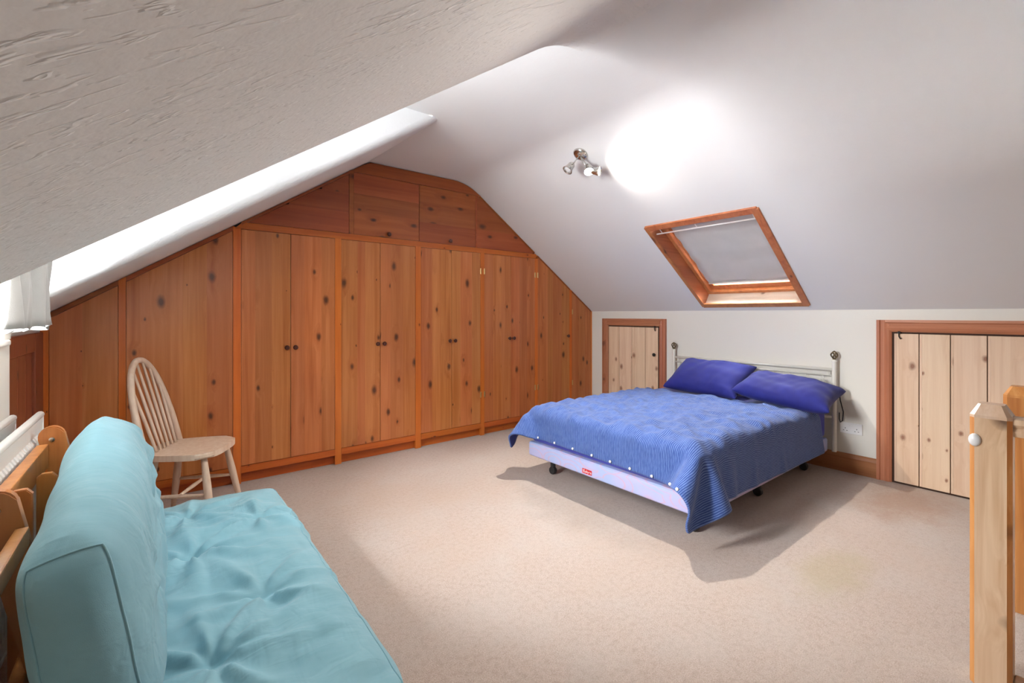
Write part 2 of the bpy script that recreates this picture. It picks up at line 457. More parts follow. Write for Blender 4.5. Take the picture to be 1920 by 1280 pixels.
# hatch recesses are applied as separate joinery on the wall face
tag(obj('wall_right', bm, M_wall), 'low cream knee wall behind the bed', 'wall', kind='structure')
bm = B(); box(bm, XLK-.1, XLK, YD1, YG, 0, cF+mF*XLK)
box(bm, XLK-.1, XL, YD1-.06, YD1+.0, 0, 1.14)
tag(obj('wall_left_knee', bm, M_wall), 'low white knee wall beside the wardrobe', 'wall', kind='structure')
WZ0, WZ1, WY0, WY1 = 1.14, 2.32, 1.66, 2.60
bm = B()
box(bm, XL-.16, XL, YF, YD0, 0, cN+mN*XL+.03)
box(bm, XL-.16, XL, YD0, YD1-.06, 0, WZ0)
box(bm, XL-.16, XL, YD0, WY0, WZ0, ZC)
box(bm, XL-.16, XL, WY1, YD1+.02, WZ0, ZC)
box(bm, XL-.16, XL, WY0, WY1, WZ1, ZC)
tag(obj('wall_left', bm, M_wall), 'white wall under the dormer window behind the radiator', 'wall', kind='structure')
bm = B(); box(bm, -.75, XR+.1, YG, YG+.1, 0, ZC+.1)
tag(obj('wall_back', bm, M_wall), 'gable wall closing the room behind the pine wardrobe', 'wall', kind='structure')
bm = B(); box(bm, -.75, XR+.1, YF-.12, YF, 0, ZC+.1)
tag(obj('wall_front', bm, M_wall), 'plain cream gable wall facing the wardrobe', 'wall', kind='structure')

def casement(name, label, y0, y1, z0, z1, plane, at, nm):
    """white timber casement; plane 'x' lies at x=at, 'y' at y=at"""
    w = root(name, label, 'window', (at, (y0+y1)/2, z0) if plane == 'x' else ((y0+y1)/2, at, z0), kind='structure')
    def bx(a0, a1, c0, c1, t=.03):
        b = B()
        if plane == 'x': box(b, at-t, at+t, a0, a1, c0, c1, .004)
        else: box(b, a0, a1, at-t, at+t, c0, c1, .004)
        return b
    f = .05
    obj('stile', bx(y0, y0+f, z0, z1), M_white, w); obj('stile', bx(y1-f, y1, z0, z1), M_white, w)
    obj('frame_head', bx(y0+f, y1-f, z1-f, z1), M_white, w); obj('frame_sill', bx(y0+f, y1-f, z0, z0+f), M_white, w)
    n = nm; wd = (y1-y0-2*f-(n-1)*.04)/n
    for i in range(n):
        a = y0+f+i*(wd+.04)
        obj('pane', bx(a, a+wd, z0+f, z1-f, .003), M_glass, w)
        if i < n-1: obj('mullion', bx(a+wd, a+wd+.04, z0+f, z1-f), M_white, w)
    return w
casement('window_2', 'white dormer window behind the grey curtain', WY0, WY1, WZ0, WZ1, 'x', XL-.11, 2)
bm = B(); box(bm, XL-.07, XL+.015, WY0-.02, WY1+.02, WZ0-.022, WZ0, .006, 2)
tag(obj('trim_1', bm, M_white), 'white sill board of the dormer window', 'window sill', kind='structure')

# skirting board on the knee wall
def skirting(name, y0, y1, label):
    bm = prism(B(), [(XR, y0, 0), (XR-.022, y0, 0), (XR-.022, y0, .115), (XR-.012, y0, .135), (XR-.004, y0, .145), (XR, y0, .145)], (0, y1-y0, 0))
    tag(obj(name, bm, M_skirt), label, 'skirting', kind='structure')
skirting('baseboard_right', .976, 2.772, 'brown skirting board low on the cream wall behind the bed')

# ------------------------------------------------------------------ low plank doors in the knee wall
def hatch(name, label, y0, y1, z1, splits, casing, planks_dir, hook_y, knob=None, knobz=.8):
    """y0<y1 outer casing, planks between, standing on the floor"""
    r = root(name, label, 'door', (XR, (y0+y1)/2, 0), kind='structure')
    c = casing
    def cas(a0, a1, c0, c1, upright):
        pr = [(0, 0), (.030, 0), (.032, .018), (.024, .024), (.020, .045), (.026, .060), (.022, .074), (.012, c), (0, c)]
        bm = B()
        if upright == 'near': prism(bm, [(XR-d, a0+w, 0) for d, w in pr], (0, 0, c1))      # near jamb: profile grows to +y
        if upright == 'far': prism(bm, [(XR-d, a1-w, 0) for d, w in pr], (0, 0, c1))
        if upright == 'head': prism(bm, [(XR-d, a0+.0, c1-w) for d, w in pr], (0, a1-a0, 0))
        return bm
    obj('casing', cas(y0, y1, 0, z1, 'near'), M_arch, r); obj('casing', cas(y0, y1, 0, z1, 'far'), M_arch, r)
    obj('casing', cas(y0+c*.6, y1-c*.6, 0, z1+.0005, 'head'), M_archh, r)
    i0, i1, zi = y0+c, y1-c, z1-c
    bm = B(); box(bm, XR-.004, XR-.001, i0, i1, .0, zi); obj('gap', bm, M_dark, r)
    ed = [i0+.012]+sorted(splits)+[i1-.006] if planks_dir > 0 else [i0+.006]+sorted(splits)+[i1-.012]
    for a, b in zip(ed, ed[1:]):
        bm = B(); box(bm, XR-.016, XR-.004, a+.0022, b-.0022, .014, zi-.012, .003, 2); obj('plank', bm, M_hatch, r)
        if b-a > .1 and casing > .085:      # beaded tongue-and-groove boards
            bm = B(); box(bm, XR-.0175, XR-.015, b-.016, b-.0035, .016, zi-.014, .001); obj('bead', bm, M_hatch, r)
    # iron cabin hook at the head
    h = B(); mbox(h, T(XR-.022, hook_y, zi-.004), .010, .018, .016, .002)
    tube(h, [(XR-.026, hook_y, zi+.006), (XR-.028, hook_y, zi-.03), (XR-.026, hook_y-.008, zi-.05), (XR-.026, hook_y-.016, zi-.044)], .0035, 8)
    obj('hook', h, M_black, r)
    if knob is not None:
        k = B(); lathe(k, T(XR-.016, knob, knobz) @ zto((-1, 0, 0)), [(0, 0), (.008, 0), (.008, .010), (.018, .018), (.019, .026), (.012, .034), (0, .036)], 16)
        autosmooth(obj('knob', k, M_black, r), 40)
    return r
hatch('door_1', 'narrow low plank door between the wardrobe and the bed', 2.772, 3.637, 1.190, [3.03, 3.21, 3.39], .083, 1, 2.905, 2.905, .80)
hatch('door_2', 'wide low plank door beside the newel posts', -.06, .976, 1.198, [.736, .574, .399, .235], .088, -1, .845)

# ------------------------------------------------------------------ hatch panel on the left knee wall
def left_hatch():
    r = root('door_3', 'dark framed cupboard hatch in the wall beside the wardrobe and radiator', 'door', (XLK, 3.4, 0), kind='structure')
    m1 = pine('hatch_left_wood', (.40,.135,.06), (.33,.095,.04), (.24,.062,.025), OK, 'x', 'z', keep=.8)
    y0, y1, z1 = 2.80, 3.79, 1.135; c = .10
    def fb(a0, a1, c0, c1, d=.022, bev=.003):
        b = B(); box(b, XLK, XLK+d, a0, a1, c0, c1, bev); return b
    obj('casing', fb(y0, y0+c, 0, z1), m1, r); obj('casing', fb(y1-c-.12, y1, 0, z1), m1, r); obj('casing', fb(y0+c, y1-c-.12, z1-c, z1), m1, r)
    a = y0+c; n = 4; w = (y1-c-.12-a)/n
    for i in range(n): obj('plank', fb(a+i*w+.001, a+(i+1)*w-.001, .01, z1-c-.004, .010, .002), m1, r)
left_hatch()

# ------------------------------------------------------------------ skylight
SM = Matrix.Translation(((SKX0+SKX1)/2, (SKY0+SKY1)/2, cR+mR*(SKX0+SKX1)/2)) @ Matrix((
    (math.cos(TH), 0, math.sin(TH), 0), (0, 1, 0, 0), (-math.sin(TH), 0, math.cos(TH), 0), (0, 0, 0, 1)))
SL = (SKX1-SKX0)/math.cos(TH)/2; SWd = (SKY1-SKY0)/2     # half length down the slope, half width
def skybox(a0, a1, b0, b1, n0, n1, bev=.003, seg=1):
    """a down-slope, b along y, n outward through the roof (room side negative)"""
    t = B(); box(t, a0, a1, b0, b1, n0, n1, bev, seg); t.transform(SM); return t
def skylight():
    r = root('window_1', 'pine-framed roof window in the sloping ceiling above the bed', 'window', tuple(SM.translation), kind='structure')
    c = .045
    # casing on the ceiling
    obj('casing', skybox(-SL, SL, SWd-c*.55, SWd+.012, -.014, .004), M_velux, r)
    obj('casing', skybox(-SL, SL, -SWd-.012, -SWd+c*.9, -.014, .004), M_velux, r)
    obj('casing', skybox(-SL-.012, -SL+c, -SWd, SWd, -.0135, .004), M_velux, r)
    obj('casing', skybox(SL-c, SL+.012, -SWd, SWd, -.0135, .004), M_velux, r)
    # reveal linings
    D = .235
    obj('lining', skybox(-SL, SL, SWd-.022, SWd, .002, D), M_velux, r)
    obj('lining', skybox(-SL, SL, -SWd, -SWd+.022, .002, D), M_velux, r)
    obj('lining', skybox(-SL, -SL+.022, -SWd+.022, SWd-.022, .002, D), M_velux, r)
    obj('sill_board', skybox(SL-.022, SL, -SWd+.022, SWd-.022, .002, D), M_veluxs, r)
    # window frame set deep in the reveal, then the sash
    f = .035
    for nm, (a0, a1, b0, b1) in (('frame', (-SL+.022, SL-.022, SWd-.022-f, SWd-.022)), ('frame', (-SL+.022, SL-.022, -SWd+.022, -SWd+.022+f)),
                                ('frame', (-SL+.022, -SL+.022+f, -SWd+.022+f, SWd-.022-f)), ('frame', (SL-.022-f, SL-.022, -SWd+.022+f, SWd-.022-f))):
        obj(nm, skybox(a0, a1, b0, b1, .125, D), M_velux, r)
    g = f+.024
    q = .045
    for (a0, a1, b0, b1) in ((-SL+g, SL-g, SWd-g-q, SWd-g), (-SL+g, SL-g, -SWd+g, -SWd+g+q), (-SL+g, -SL+g+q, -SWd+g+q, SWd-g-q), (SL-g-q-.015, SL-g, -SWd+g+q, SWd-g-q)):
        obj('sash', skybox(a0, a1, b0, b1, .155, .215), M_velux, r)
    obj('pane', skybox(-SL+g+q, SL-g-q, -SWd+g+q, SWd-g-q, .195, .201, 0), M_glass, r)
    return r
skylight()
def blind():
    r = root('roller_blind', 'pale grey cloth blind drawn down inside the roof window', 'blind', tuple(SM @ Vector((-SL+.1, 0, .14))))
    t = B(); nx, ny = 24, 10
    a0, a1, b0, b1 = -SL+.11, SL-.175, -SWd+.085, SWd-.088
    V = []
    for i in range(nx+1):
        row = []
        for j in range(ny+1):
            a = a0+(a1-a0)*i/nx; b = b0+(b1-b0)*j/ny
            edge = .004*math.sin(i*1.5)*(j/ny)**4
            row.append(t.verts.new((a, b+edge, .142+.004*math.sin(3*i/nx+j*.7)+.003*math.sin(i*.9))))
        V.append(row)
    for i in range(nx):
        for j in range(ny): t.faces.new((V[i][j], V[i+1][j], V[i+1][j+1], V[i][j+1]))
    t.transform(SM); o = obj('cloth', t, M_blindf, r, smooth=True)
    m = o.modifiers.new('thick', 'SOLIDIFY'); m.thickness = .0012
    t = B(); tube(t, [(a1+.004, b0-.002, .142), (a1+.004, b1+.002, .142)], .008, 10); t.transform(SM); obj('bottom_bar', t, M_white, r, smooth=True)
    t = B(); tube(t, [(-SL+.135, -SWd+.024, .035), (-SL+.135, SWd-.024, .035)], .006, 10); t.transform(SM); obj('rod', t, M_plasticw, r, smooth=True)
    for b in (-SWd+.07, 0.06, SWd-.08):
        t = B(); box(t, -SL+.020, -SL+.139, b-.003, b+.003, .032, .039, .001); t.transform(SM); obj('bracket', t, M_plasticw if b else M_black, r)
blind()

# ------------------------------------------------------------------ fitted wardrobe across the gable
WR = root('fitted_wardrobe', 'wall-wide fitted pine wardrobe shaped to the sloping ceiling', 'wardrobe', (1.9, YB, 0))
XW0 = XLK+.004
def zl(x): return cF+mF*x-.004
def zr(x): return cR+mR*x-.004
def ztop(x): return min(zl(x), zr(x), ZC-.006)
YP0, YP1 = YB-.003, YB+.028      # face frame
YDr0, YDr1 = YB, YB+.022         # doors
RZ0, RZ1 = 1.865, 1.915          # rail between lower and upper doors
BZ0, BZ1 = .078, .128            # bottom rail
def wpart(name, pts, y0, y1, mat, parent=WR, bev=0.0): return obj(name, xz(pts, y0, y1, bev), mat, parent)
# carcass behind the face
x1 = XR-.004
pts = [(XW0, .01), (x1, .01), (x1, zr(x1)-.01), (XRF+.10, ZC-.085), (XRF-.10, ZC-.012), (XFF+.02, ZC-.012), (XW0, zl(XW0)-.01)]
wpart('carcass', pts, YB+.052, YG-.01, M_dark)
posts = [(-.541, -.505), (-.191, -.155), (.436, .486), (1.155, 1.206), (1.877, 1.931), (2.601, 2.647), (3.337, 3.377), (3.888, 3.924), (4.262, 4.281)]
for i, (a, b) in enumerate(posts):
    top = lambda x: min(ztop(x), RZ0 if .48 < x < 3.34 else 9)
    z0 = 0.002
    d = 0.0 if i < 7 else .001
    wpart('post', [(a, z0), (b, z0), (b, top(b)), (a, top(a))], YP0+d, YP1, M_frame)
# bottom rail and recessed plinth between posts
for (a0, a), (b, b1) in zip(posts, posts[1:]):
    if b-a < .05: continue
    wpart('bottom_rail', [(a, BZ0), (b, BZ0), (b, BZ1), (a, BZ1)], YP0-.004, YP1, M_frameh)
    wpart('plinth', [(a-.01, .002), (b+.01, .002), (b+.01, BZ0), (a-.01, BZ0)], YB+.032, YB+.050, M_frameh)
# horizontal rail under the upper doors
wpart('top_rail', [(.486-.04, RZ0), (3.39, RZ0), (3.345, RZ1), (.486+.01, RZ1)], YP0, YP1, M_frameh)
# sloping edge trims under the ceiling
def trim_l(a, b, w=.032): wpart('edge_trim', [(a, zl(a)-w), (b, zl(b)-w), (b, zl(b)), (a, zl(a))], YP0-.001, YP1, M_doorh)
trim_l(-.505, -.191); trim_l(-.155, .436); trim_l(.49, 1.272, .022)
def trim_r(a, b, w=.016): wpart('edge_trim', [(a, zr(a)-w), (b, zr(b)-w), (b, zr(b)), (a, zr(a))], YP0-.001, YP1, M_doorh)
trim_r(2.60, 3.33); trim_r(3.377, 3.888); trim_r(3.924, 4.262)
# fascia under the flat ceiling, with rounded shoulders
sh = arc((XRF-1, ZC), (XRF, ZC), (XRF+1, ZC+mR), .17, 6)
fas = [(1.308-.04, 2.443), (2.61, 2.443)] + [(x, z-.006) for x, z in sh[::-1]] + [(XFF+.02, ZC-.006), (XFF-.05, zl(XFF-.05)-.004), (1.30, zl(1.30)-.004)]
wpart('fascia', fas, YP0-.002, YP1, M_doorh)
wpart('post', [(1.272, RZ1), (1.308, RZ1), (1.308, 2.443), (1.272, 2.443)], YP0, YP1, M_doorh)
wpart('post', [(2.542, RZ1), (2.556, RZ1), (2.556, 2.443), (2.542, 2.443)], YP0+.001, YP1, M_doorh)

def door(name, x0, x1, zbot, topf, mat, nb, knob=None, knobz=.983, horiz=False, hinge=None):
    """door made of edge-glued boards; the door itself is the first board's backing ledge"""
    g = .0022; x0 += g; x1 -= g
    tz = [topf(x0), topf(x1)]
    d = wpart(name, [(x0+.004, zbot+.004), (x1-.004, zbot+.004), (x1-.004, topf(x1-.004)-.004), (x0+.004, topf(x0+.004)-.004)], YDr0+.014, YDr1, M_dark)
    if not horiz:
        cuts = [0]+sorted(((i+random.uniform(-.22, .22))/nb) for i in range(1, nb))+[1]
        for a, b in zip(cuts, cuts[1:]):
            a = x0+(x1-x0)*a; b = x0+(x1-x0)*b; yy = YDr0+random.uniform(0, .0006)
            wpart('board', [(a, zbot), (b, zbot), (b, topf(b)), (a, topf(a))], yy, YDr0+.0145, mat, d)
    else:
        zt = max(tz)
        cuts = [zbot+(zt-zbot)*c for c in [0]+sorted(((i+random.uniform(-.15, .15))/nb) for i in range(1, nb))+[1]]
        for a, b in zip(cuts, cuts[1:]):
            # clip the board by the sloping top
            N = 24; up = []; 
            xsn = [x0+(x1-x0)*k/N for k in range(N+1)]
            ok = [x for x in xsn if topf(x) > a+1e-4]
            if len(ok) < 2: continue
            # exact crossing points
            ptsb = [(ok[0], a), (ok[-1], a)]
            ptst = [(x, min(b, topf(x))) for x in ok]
            keep = [ptst[0]]
            for k in range(1, len(ptst)-1):
                s0 = (ptst[k][1]-ptst[k-1][1]); s1 = (ptst[k+1][1]-ptst[k][1])
                if abs(s0-s1) > 1e-5: keep.append(ptst[k])
            keep.append(ptst[-1])
            pl = ptsb + keep[::-1]
            yy = YDr0+random.uniform(0, .0006)
            wpart('board', pl, yy, YDr0+.0145, mat, d)
    if knob is not None:
        k = B(); lathe(k, T(knob, YDr0, knobz) @ zto((0, -1, 0)), [(0, -.004), (.009, -.004), (.008, .010), (.017, .018), (.0185, .026), (.013, .033), (0, .035)], 16)
        autosmooth(obj('knob', k, M_knob, d), 40)
    if hinge is not None:
        for hz in hinge[1]:
            h = B(); box(h, hinge[0]-.009, hinge[0]+.009, YP0-.006, YP0, hz-.03, hz+.03, .003); obj('hinge', h, M_brass, d)
    return d
FL = lambda x: RZ0-.003
door('door', -.505, -.191, BZ1+.003, lambda x: zl(x)-.034, M_door, 2)
door('door', -.155, .436, BZ1+.003, lambda x: zl(x)-.034, M_door, 4)
spans = [(.486, .820, 1.155), (1.206, 1.541, 1.877), (1.931, 2.262, 2.601), (2.647, 2.995, 3.337)]
for i, (a, m, b) in enumerate(spans):
    hz = (1.68, .42)
    door('door', a, m, BZ1+.003, FL, M_door, 3, m-.030, hinge=(a, hz) if i == 3 else None)
    door('door', m, b, BZ1+.003, FL, M_door, 3, m+.030, hinge=(b, hz) if i >= 2 else None)
door('door', 3.377, 3.888, BZ1+.003, lambda x: zr(x)-.018, M_door, 4, 3.85, hinge=(3.377, (1.68, .42)))
door('door', 3.924, 4.262, BZ1+.003, lambda x: zr(x)-.018, M_door, 3, hinge=(3.93, (1.27, .42)))
# upper doors, boards running level
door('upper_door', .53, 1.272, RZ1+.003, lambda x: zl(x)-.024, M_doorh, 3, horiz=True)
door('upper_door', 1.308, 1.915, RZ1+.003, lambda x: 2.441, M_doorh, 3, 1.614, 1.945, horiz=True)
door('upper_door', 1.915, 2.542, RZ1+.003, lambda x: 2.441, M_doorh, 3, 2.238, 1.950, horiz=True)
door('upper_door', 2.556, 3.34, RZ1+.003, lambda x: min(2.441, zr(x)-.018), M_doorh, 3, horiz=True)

# ------------------------------------------------------------------ small cloth solver (position based, deterministic)
def pbd(P, E, L, steps, iters=6, g=(0, 0, -.0006), tris=None, press=0.0, collide=None, damp=.97, pin=None, stiff=1.0, fric=.5):
    P = P.astype(float).copy(); Q = P.copy(); n = len(P)
    i, j = E[:, 0], E[:, 1]
    cnt = np.bincount(i, minlength=n)+np.bincount(j, minlength=n); cnt = np.maximum(cnt, 1)
    if np.ndim(stiff) == 0: stiff = np.full(len(E), float(stiff))
    g = np.array(g)
    free = np.ones(n, bool)
    if pin is not None: free[pin] = False
    for s in range(steps):
        v = (P-Q)*damp; Q = P.copy(); P = P+v+g
        if tris is not None and press:
            a, b, c = P[tris[:, 0]], P[tris[:, 1]], P[tris[:, 2]]
            nn = np.cross(b-a, c-a)
            acc = np.zeros_like(P)
            for k in range(3):
                for d in range(3): acc[:, d] += np.bincount(tris[:, k], nn[:, d], n)
            pr = press(s) if callable(press) else press
            P = P+acc*pr
        P[~free] = Q[~free]
        for it in range(iters):
            d = P[i]-P[j]; l = np.sqrt((d*d).sum(1))+1e-9
            c = (stiff*(l-L)/l*.5)[:, None]*d
            for k in range(3):
                acc = -np.bincount(i, c[:, k], n)+np.bincount(j, c[:, k], n)
                P[:, k] += acc/cnt*1.6*free
            if collide is not None and (it % 4 == 3 or it == iters-1):
                P0 = P.copy(); P = collide(P); hit = np.abs(P-P0).sum(1) > 1e-7
                Q[hit] = Q[hit]+(P[hit]-Q[hit])*fric
                P[~free] = P0[~free]
    return P
def rbox(c, h, r):
    """push points out of a rounded box"""
    c = np.array(c); h = np.array(h)
    def f(P):
        d = P-c; q = np.abs(d)-(h-r)
        out = np.maximum(q, 0); lo = np.sqrt((out**2).sum(1)); inn = np.minimum(q.max(1), 0)
        sd = lo+inn-r
        m = sd < 0
        if m.any():
            dd = d[m]; qq = q[m]; oo = out[m]; ll = lo[m]
            nrm = np.where(ll[:, None] > 1e-9, oo/np.maximum(ll, 1e-9)[:, None], (qq == qq.max(1)[:, None])*1.0)*np.sign(dd)
            P = P.copy(); P[m] = P[m]-nrm*sd[m][:, None]
        return P
    return f
def upsample(P, nu, nv):
    G = P.reshape(nu, nv, 3); a = np.zeros((2*nu-1, nv, 3)); a[::2] = G
    H = np.concatenate([2*G[:1]-G[1:2], G, 2*G[-1:]-G[-2:-1]], 0); a[1::2] = (9*(H[1:-2]+H[2:-1])-(H[:-3]+H[3:]))/16
    b = np.zeros((2*nu-1, 2*nv-1, 3)); b[:, ::2] = a
    H = np.concatenate([2*a[:, :1]-a[:, 1:2], a, 2*a[:, -1:]-a[:, -2:-1]], 1); b[:, 1::2] = (9*(H[:, 1:-2]+H[:, 2:-1])-(H[:, :-3]+H[:, 3:]))/16
    return b.reshape(-1, 3)
def floor_at(z):
    def f(P):
        P = P.copy(); P[:, 2] = np.maximum(P[:, 2], z); return P
    return f
def chain(*fs):
    def f(P):
        for x in fs: P = x(P)
        return P
    return f
def lumps(P, amp, sc, seed=0):
    """smooth pseudo-noise vector field for breaking symmetry"""
    r = np.random.RandomState(seed); out = np.zeros(len(P))
    for k in range(10):
        w = r.normal(size=3)*sc; out += np.sin(P@w+r.uniform(0, 6.28))
    return out/10*amp
def grid_cloth(nu, nv, pos):
    """pos(u,v)->xyz ; returns P, edges, quads, uv"""
    U, V = np.meshgrid(np.linspace(0, 1, nu), np.linspace(0, 1, nv), indexing='ij')
    P = np.array([pos(u, v) for u, v in zip(U.ravel(), V.ravel())], float)
    idx = np.arange(nu*nv).reshape(nu, nv)
    E = [np.c_[idx[:-1].ravel(), idx[1:].ravel()], np.c_[idx[:, :-1].ravel(), idx[:, 1:].ravel()]]
    D = [np.c_[idx[:-1, :-1].ravel(), idx[1:, 1:].ravel()], np.c_[idx[1:, :-1].ravel(), idx[:-1, 1:].ravel()]]
    Bn = [np.c_[idx[:-2].ravel(), idx[2:].ravel()], np.c_[idx[:, :-2].ravel(), idx[:, 2:].ravel()]]
    F = np.c_[idx[:-1, :-1].ravel(), idx[1:, :-1].ravel(), idx[1:, 1:].ravel(), idx[:-1, 1:].ravel()]
    return P, np.vstack(E), np.vstack(D), np.vstack(Bn), F, np.c_[U.ravel(), V.ravel()], idx
def bag(nx, ny, nz, sx, sy, sz):
    """closed box surface grid -> verts, quads, lookup"""
    look = {}; P = []
    def vid(i, j, k):
        if (i, j, k) not in look:
            look[(i, j, k)] = len(P); P.append((sx*(i/nx-.5), sy*(j/ny-.5), sz*(k/nz-.5) if nz else 0))
        return look[(i, j, k)]
    F = []
    for i in range(nx):
        for j in range(ny):
            F.append((vid(i, j, nz), vid(i+1, j, nz), vid(i+1, j+1, nz), vid(i, j+1, nz)))
            F.append((vid(i, j, 0), vid(i, j+1, 0), vid(i+1, j+1, 0), vid(i+1, j, 0)))
    for k in range(nz):
        for i in range(nx):
            F.append((vid(i, 0, k), vid(i+1, 0, k), vid(i+1, 0, k+1), vid(i, 0, k+1)))
            F.append((vid(i, ny, k), vid(i, ny, k+1), vid(i+1, ny, k+1), vid(i+1, ny, k)))
        for j in range(ny):
            F.append((vid(0, j, k), vid(0, j, k+1), vid(0, j+1, k+1), vid(0, j+1, k)))
            F.append((vid(nx, j, k), vid(nx, j+1, k), vid(nx, j+1, k+1), vid(nx, j, k+1)))
    return np.array(P, float), np.array(F), look
def pillow_bag(nx, ny, sx, sy):
    """two sheets sewn round the rim"""
    P = []; look = {}
    for k in (1, 0):
        for i in range(nx+1):
            for j in range(ny+1):
                rim = i in (0, nx) or j in (0, ny)
                if rim and k == 0: look[(i, j, 0)] = look[(i, j, 1)]; continue
                look[(i, j, k)] = len(P); P.append((sx*(i/nx-.5), sy*(j/ny-.5), 0 if rim else (.006 if k else -.006)))
    F = []
    for i in range(nx):
        for j in range(ny):
            F.append([look[(a, b, 1)] for a, b in ((i, j), (i+1, j), (i+1, j+1), (i, j+1))])
            F.append([look[(a, b, 0)] for a, b in ((i, j), (i, j+1), (i+1, j+1), (i+1, j))])
    return np.array(P, float), np.array(F), look
def mesh_edges(F):
    e = np.vstack([F[:, [0, 1]], F[:, [1, 2]], F[:, [2, 3]], F[:, [3, 0]]]); e.sort(1)
    e = np.unique(e, axis=0); d = np.vstack([F[:, [0, 2]], F[:, [1, 3]]])
    return e, d
def tri_of(F): return np.vstack([F[:, [0, 1, 2]], F[:, [0, 2, 3]]])
def rest(P, E): return np.sqrt(((P[E[:, 0]]-P[E[:, 1]])**2).sum(1))
def mesh_obj(name, P, F, mat, parent=None, at=None, uv=None, sub=1):
    off = np.array(at if at is not None else wloc(parent))
    me = bpy.data.meshes.new(name); me.from_pydata((P-off).tolist(), [], [tuple(int(x) for x in f) for f in F]); me.update()
    if uv is not None:
        l = me.uv_layers.new(name='cloth'); 
        for lp in me.loops: l.data[lp.index].uv = uv[lp.vertex_index]
    o = link(name, me, mat, parent, True)
    if at is not None: o.location = at
    if sub:
        m = o.modifiers.new('smooth', 'SUBSURF'); m.levels = sub; m.render_levels = sub
    return o

# ------------------------------------------------------------------ bed
BX0, BX1, BY0, BY1 = 2.27, 4.20, 1.27, 2.68
def bed():
    r = root('divan_bed', 'low double bed with lilac patterned base and ivory headboard', 'bed', ((BX0+BX1)/2, (BY0+BY1)/2, 0))
    b = B(); box(b, BX0, BX1, BY0, BY1, .150, .258, .02, 3); base = autosmooth(obj('divan_base', b, M_divan, r))
    b = B(); box(b, BX0-.002, BX0+.004, 2.028, 2.112, .168, .200, .001); tg = obj('brand_tag', b, M_red, base, label='small red fabric tag')
    # blurred white lettering: a tall initial, a stem and low humps
    b = B(); X_ = BX0-.0024
    tube(b, [(X_, 2.101, .175), (X_, 2.101, .195), (X_, 2.092, .195), (X_, 2.092, .186), (X_, 2.100, .186), (X_, 2.090, .176)], .0018, 6)
    tube(b, [(X_, 2.085, .180), (X_, 2.079, .183), (X_, 2.083, .187), (X_, 2.086, .180), (X_, 2.080, .176), (X_, 2.074, .178), (X_, 2.072, .195), (X_, 2.070, .178)], .0016, 6)
    tube(b, [(X_, 2.066, .187), (X_, 2.060, .178), (X_, 2.056, .187), (X_, 2.062, .171)], .0016, 6)
    tube(b, [(X_, 2.052, .182), (X_, 2.048, .187), (X_, 2.044, .182), (X_, 2.048, .177), (X_, 2.052, .182)], .0016, 6)
    tube(b, [(X_, 2.040, .176), (X_, 2.040, .187), (X_, 2.034, .186), (X_, 2.033, .176)], .0016, 6)
    obj('tag_lettering', b, M_plasticw, base)
    b = B(); box(b, BX0+.01, BX1-.01, BY0+.01, BY1-.01, .258, .50, .05, 5); autosmooth(obj('mattress', b, M_sheet, r, label='mattress under a royal blue fitted sheet'))
    for x in (BX0+.15, (BX0+BX1)/2, BX1-.15):
        for y in (BY0+.12, BY1-.12):
            b = B(); tube(b, [(x, y, .152), (x, y, .06)], .02, 10); lathe(b, T(x-.018, y, .03) @ zto((1, 0, 0)), [(0, 0), (.026, 0), (.030, .006), (.030, .030), (.026, .036), (0, .036)], 16)
            obj('castor', b, M_castor, r)
    # headboard
    hx = 4.235; y0, y1 = 1.238, 2.655
    for y in (y0, y1):
        b = B(); tube(b, [(hx, y, .15), (hx, y, .862)], .0165, 14); lathe(b, T(hx, y, .862), [(.0165, 0), (.020, .002), (.020, .014), (.012, .020), (0, .020)], 16)
        p = autosmooth(obj('post', b, M_ivory, r), 40)
        k = B()
        lathe(k, T(hx, y, .875), [(.013, 0), (.015, .004), (.010, .012), (.008, .016)], 14)
        # open cage finial: four bowed ribs and a tip
        for q in range(4):
            a = q*math.pi/2+.4
            tube(k, [(hx+math.cos(a+t*.9)*.022*math.sin(t), y+math.sin(a+t*.9)*.022*math.sin(t), .888+.056*(1-math.cos(t))/2) for t in np.linspace(.15, math.pi-.05, 9)], .0052, 8)
        lathe(k, T(hx, y, .942), [(.010, -.003), (.010, .003), (.004, .008), (0, .009)], 12)
        obj('finial', k, M_bronze, p, True)
    def rail(z, rad, name='rail'):
        b = B(); tube(b, [(hx, y0, z), (hx, y1, z)], rad, 12); return obj(name, b, M_ivory, r, True)
    rail(.798, .013); rail(.752, .006); rail(.585, .006); rail(.42, .011)
    n = 11; w = (y1-y0-.04)/n
    for i in range(n):
        a = y0+.02+i*w
        for off in (0, .022):
            b = B(); tube(b, [(hx, a+off*.5, .585), (hx, a+w/2, .752-off*1.6), (hx, a+w-off*.5, .585)], .0042, 8); obj('zigzag_bar', b, M_ivory, r, True)
    for f in (.03, .30, .55, .97):
        y = y1+(y0-y1)*f; b = B(); tube(b, [(hx, y, .750), (hx, y, .80)], .0035, 8); obj('spacer', b, M_black if 0 else M_ivory, r)
    for y in (1.45, 2.45):
        b = B(); box(b, BX1-.005, hx+.006, y-.02, y+.02, .16, .44, .003); obj('bracket', b, M_ivory, r)
    return r
bed()

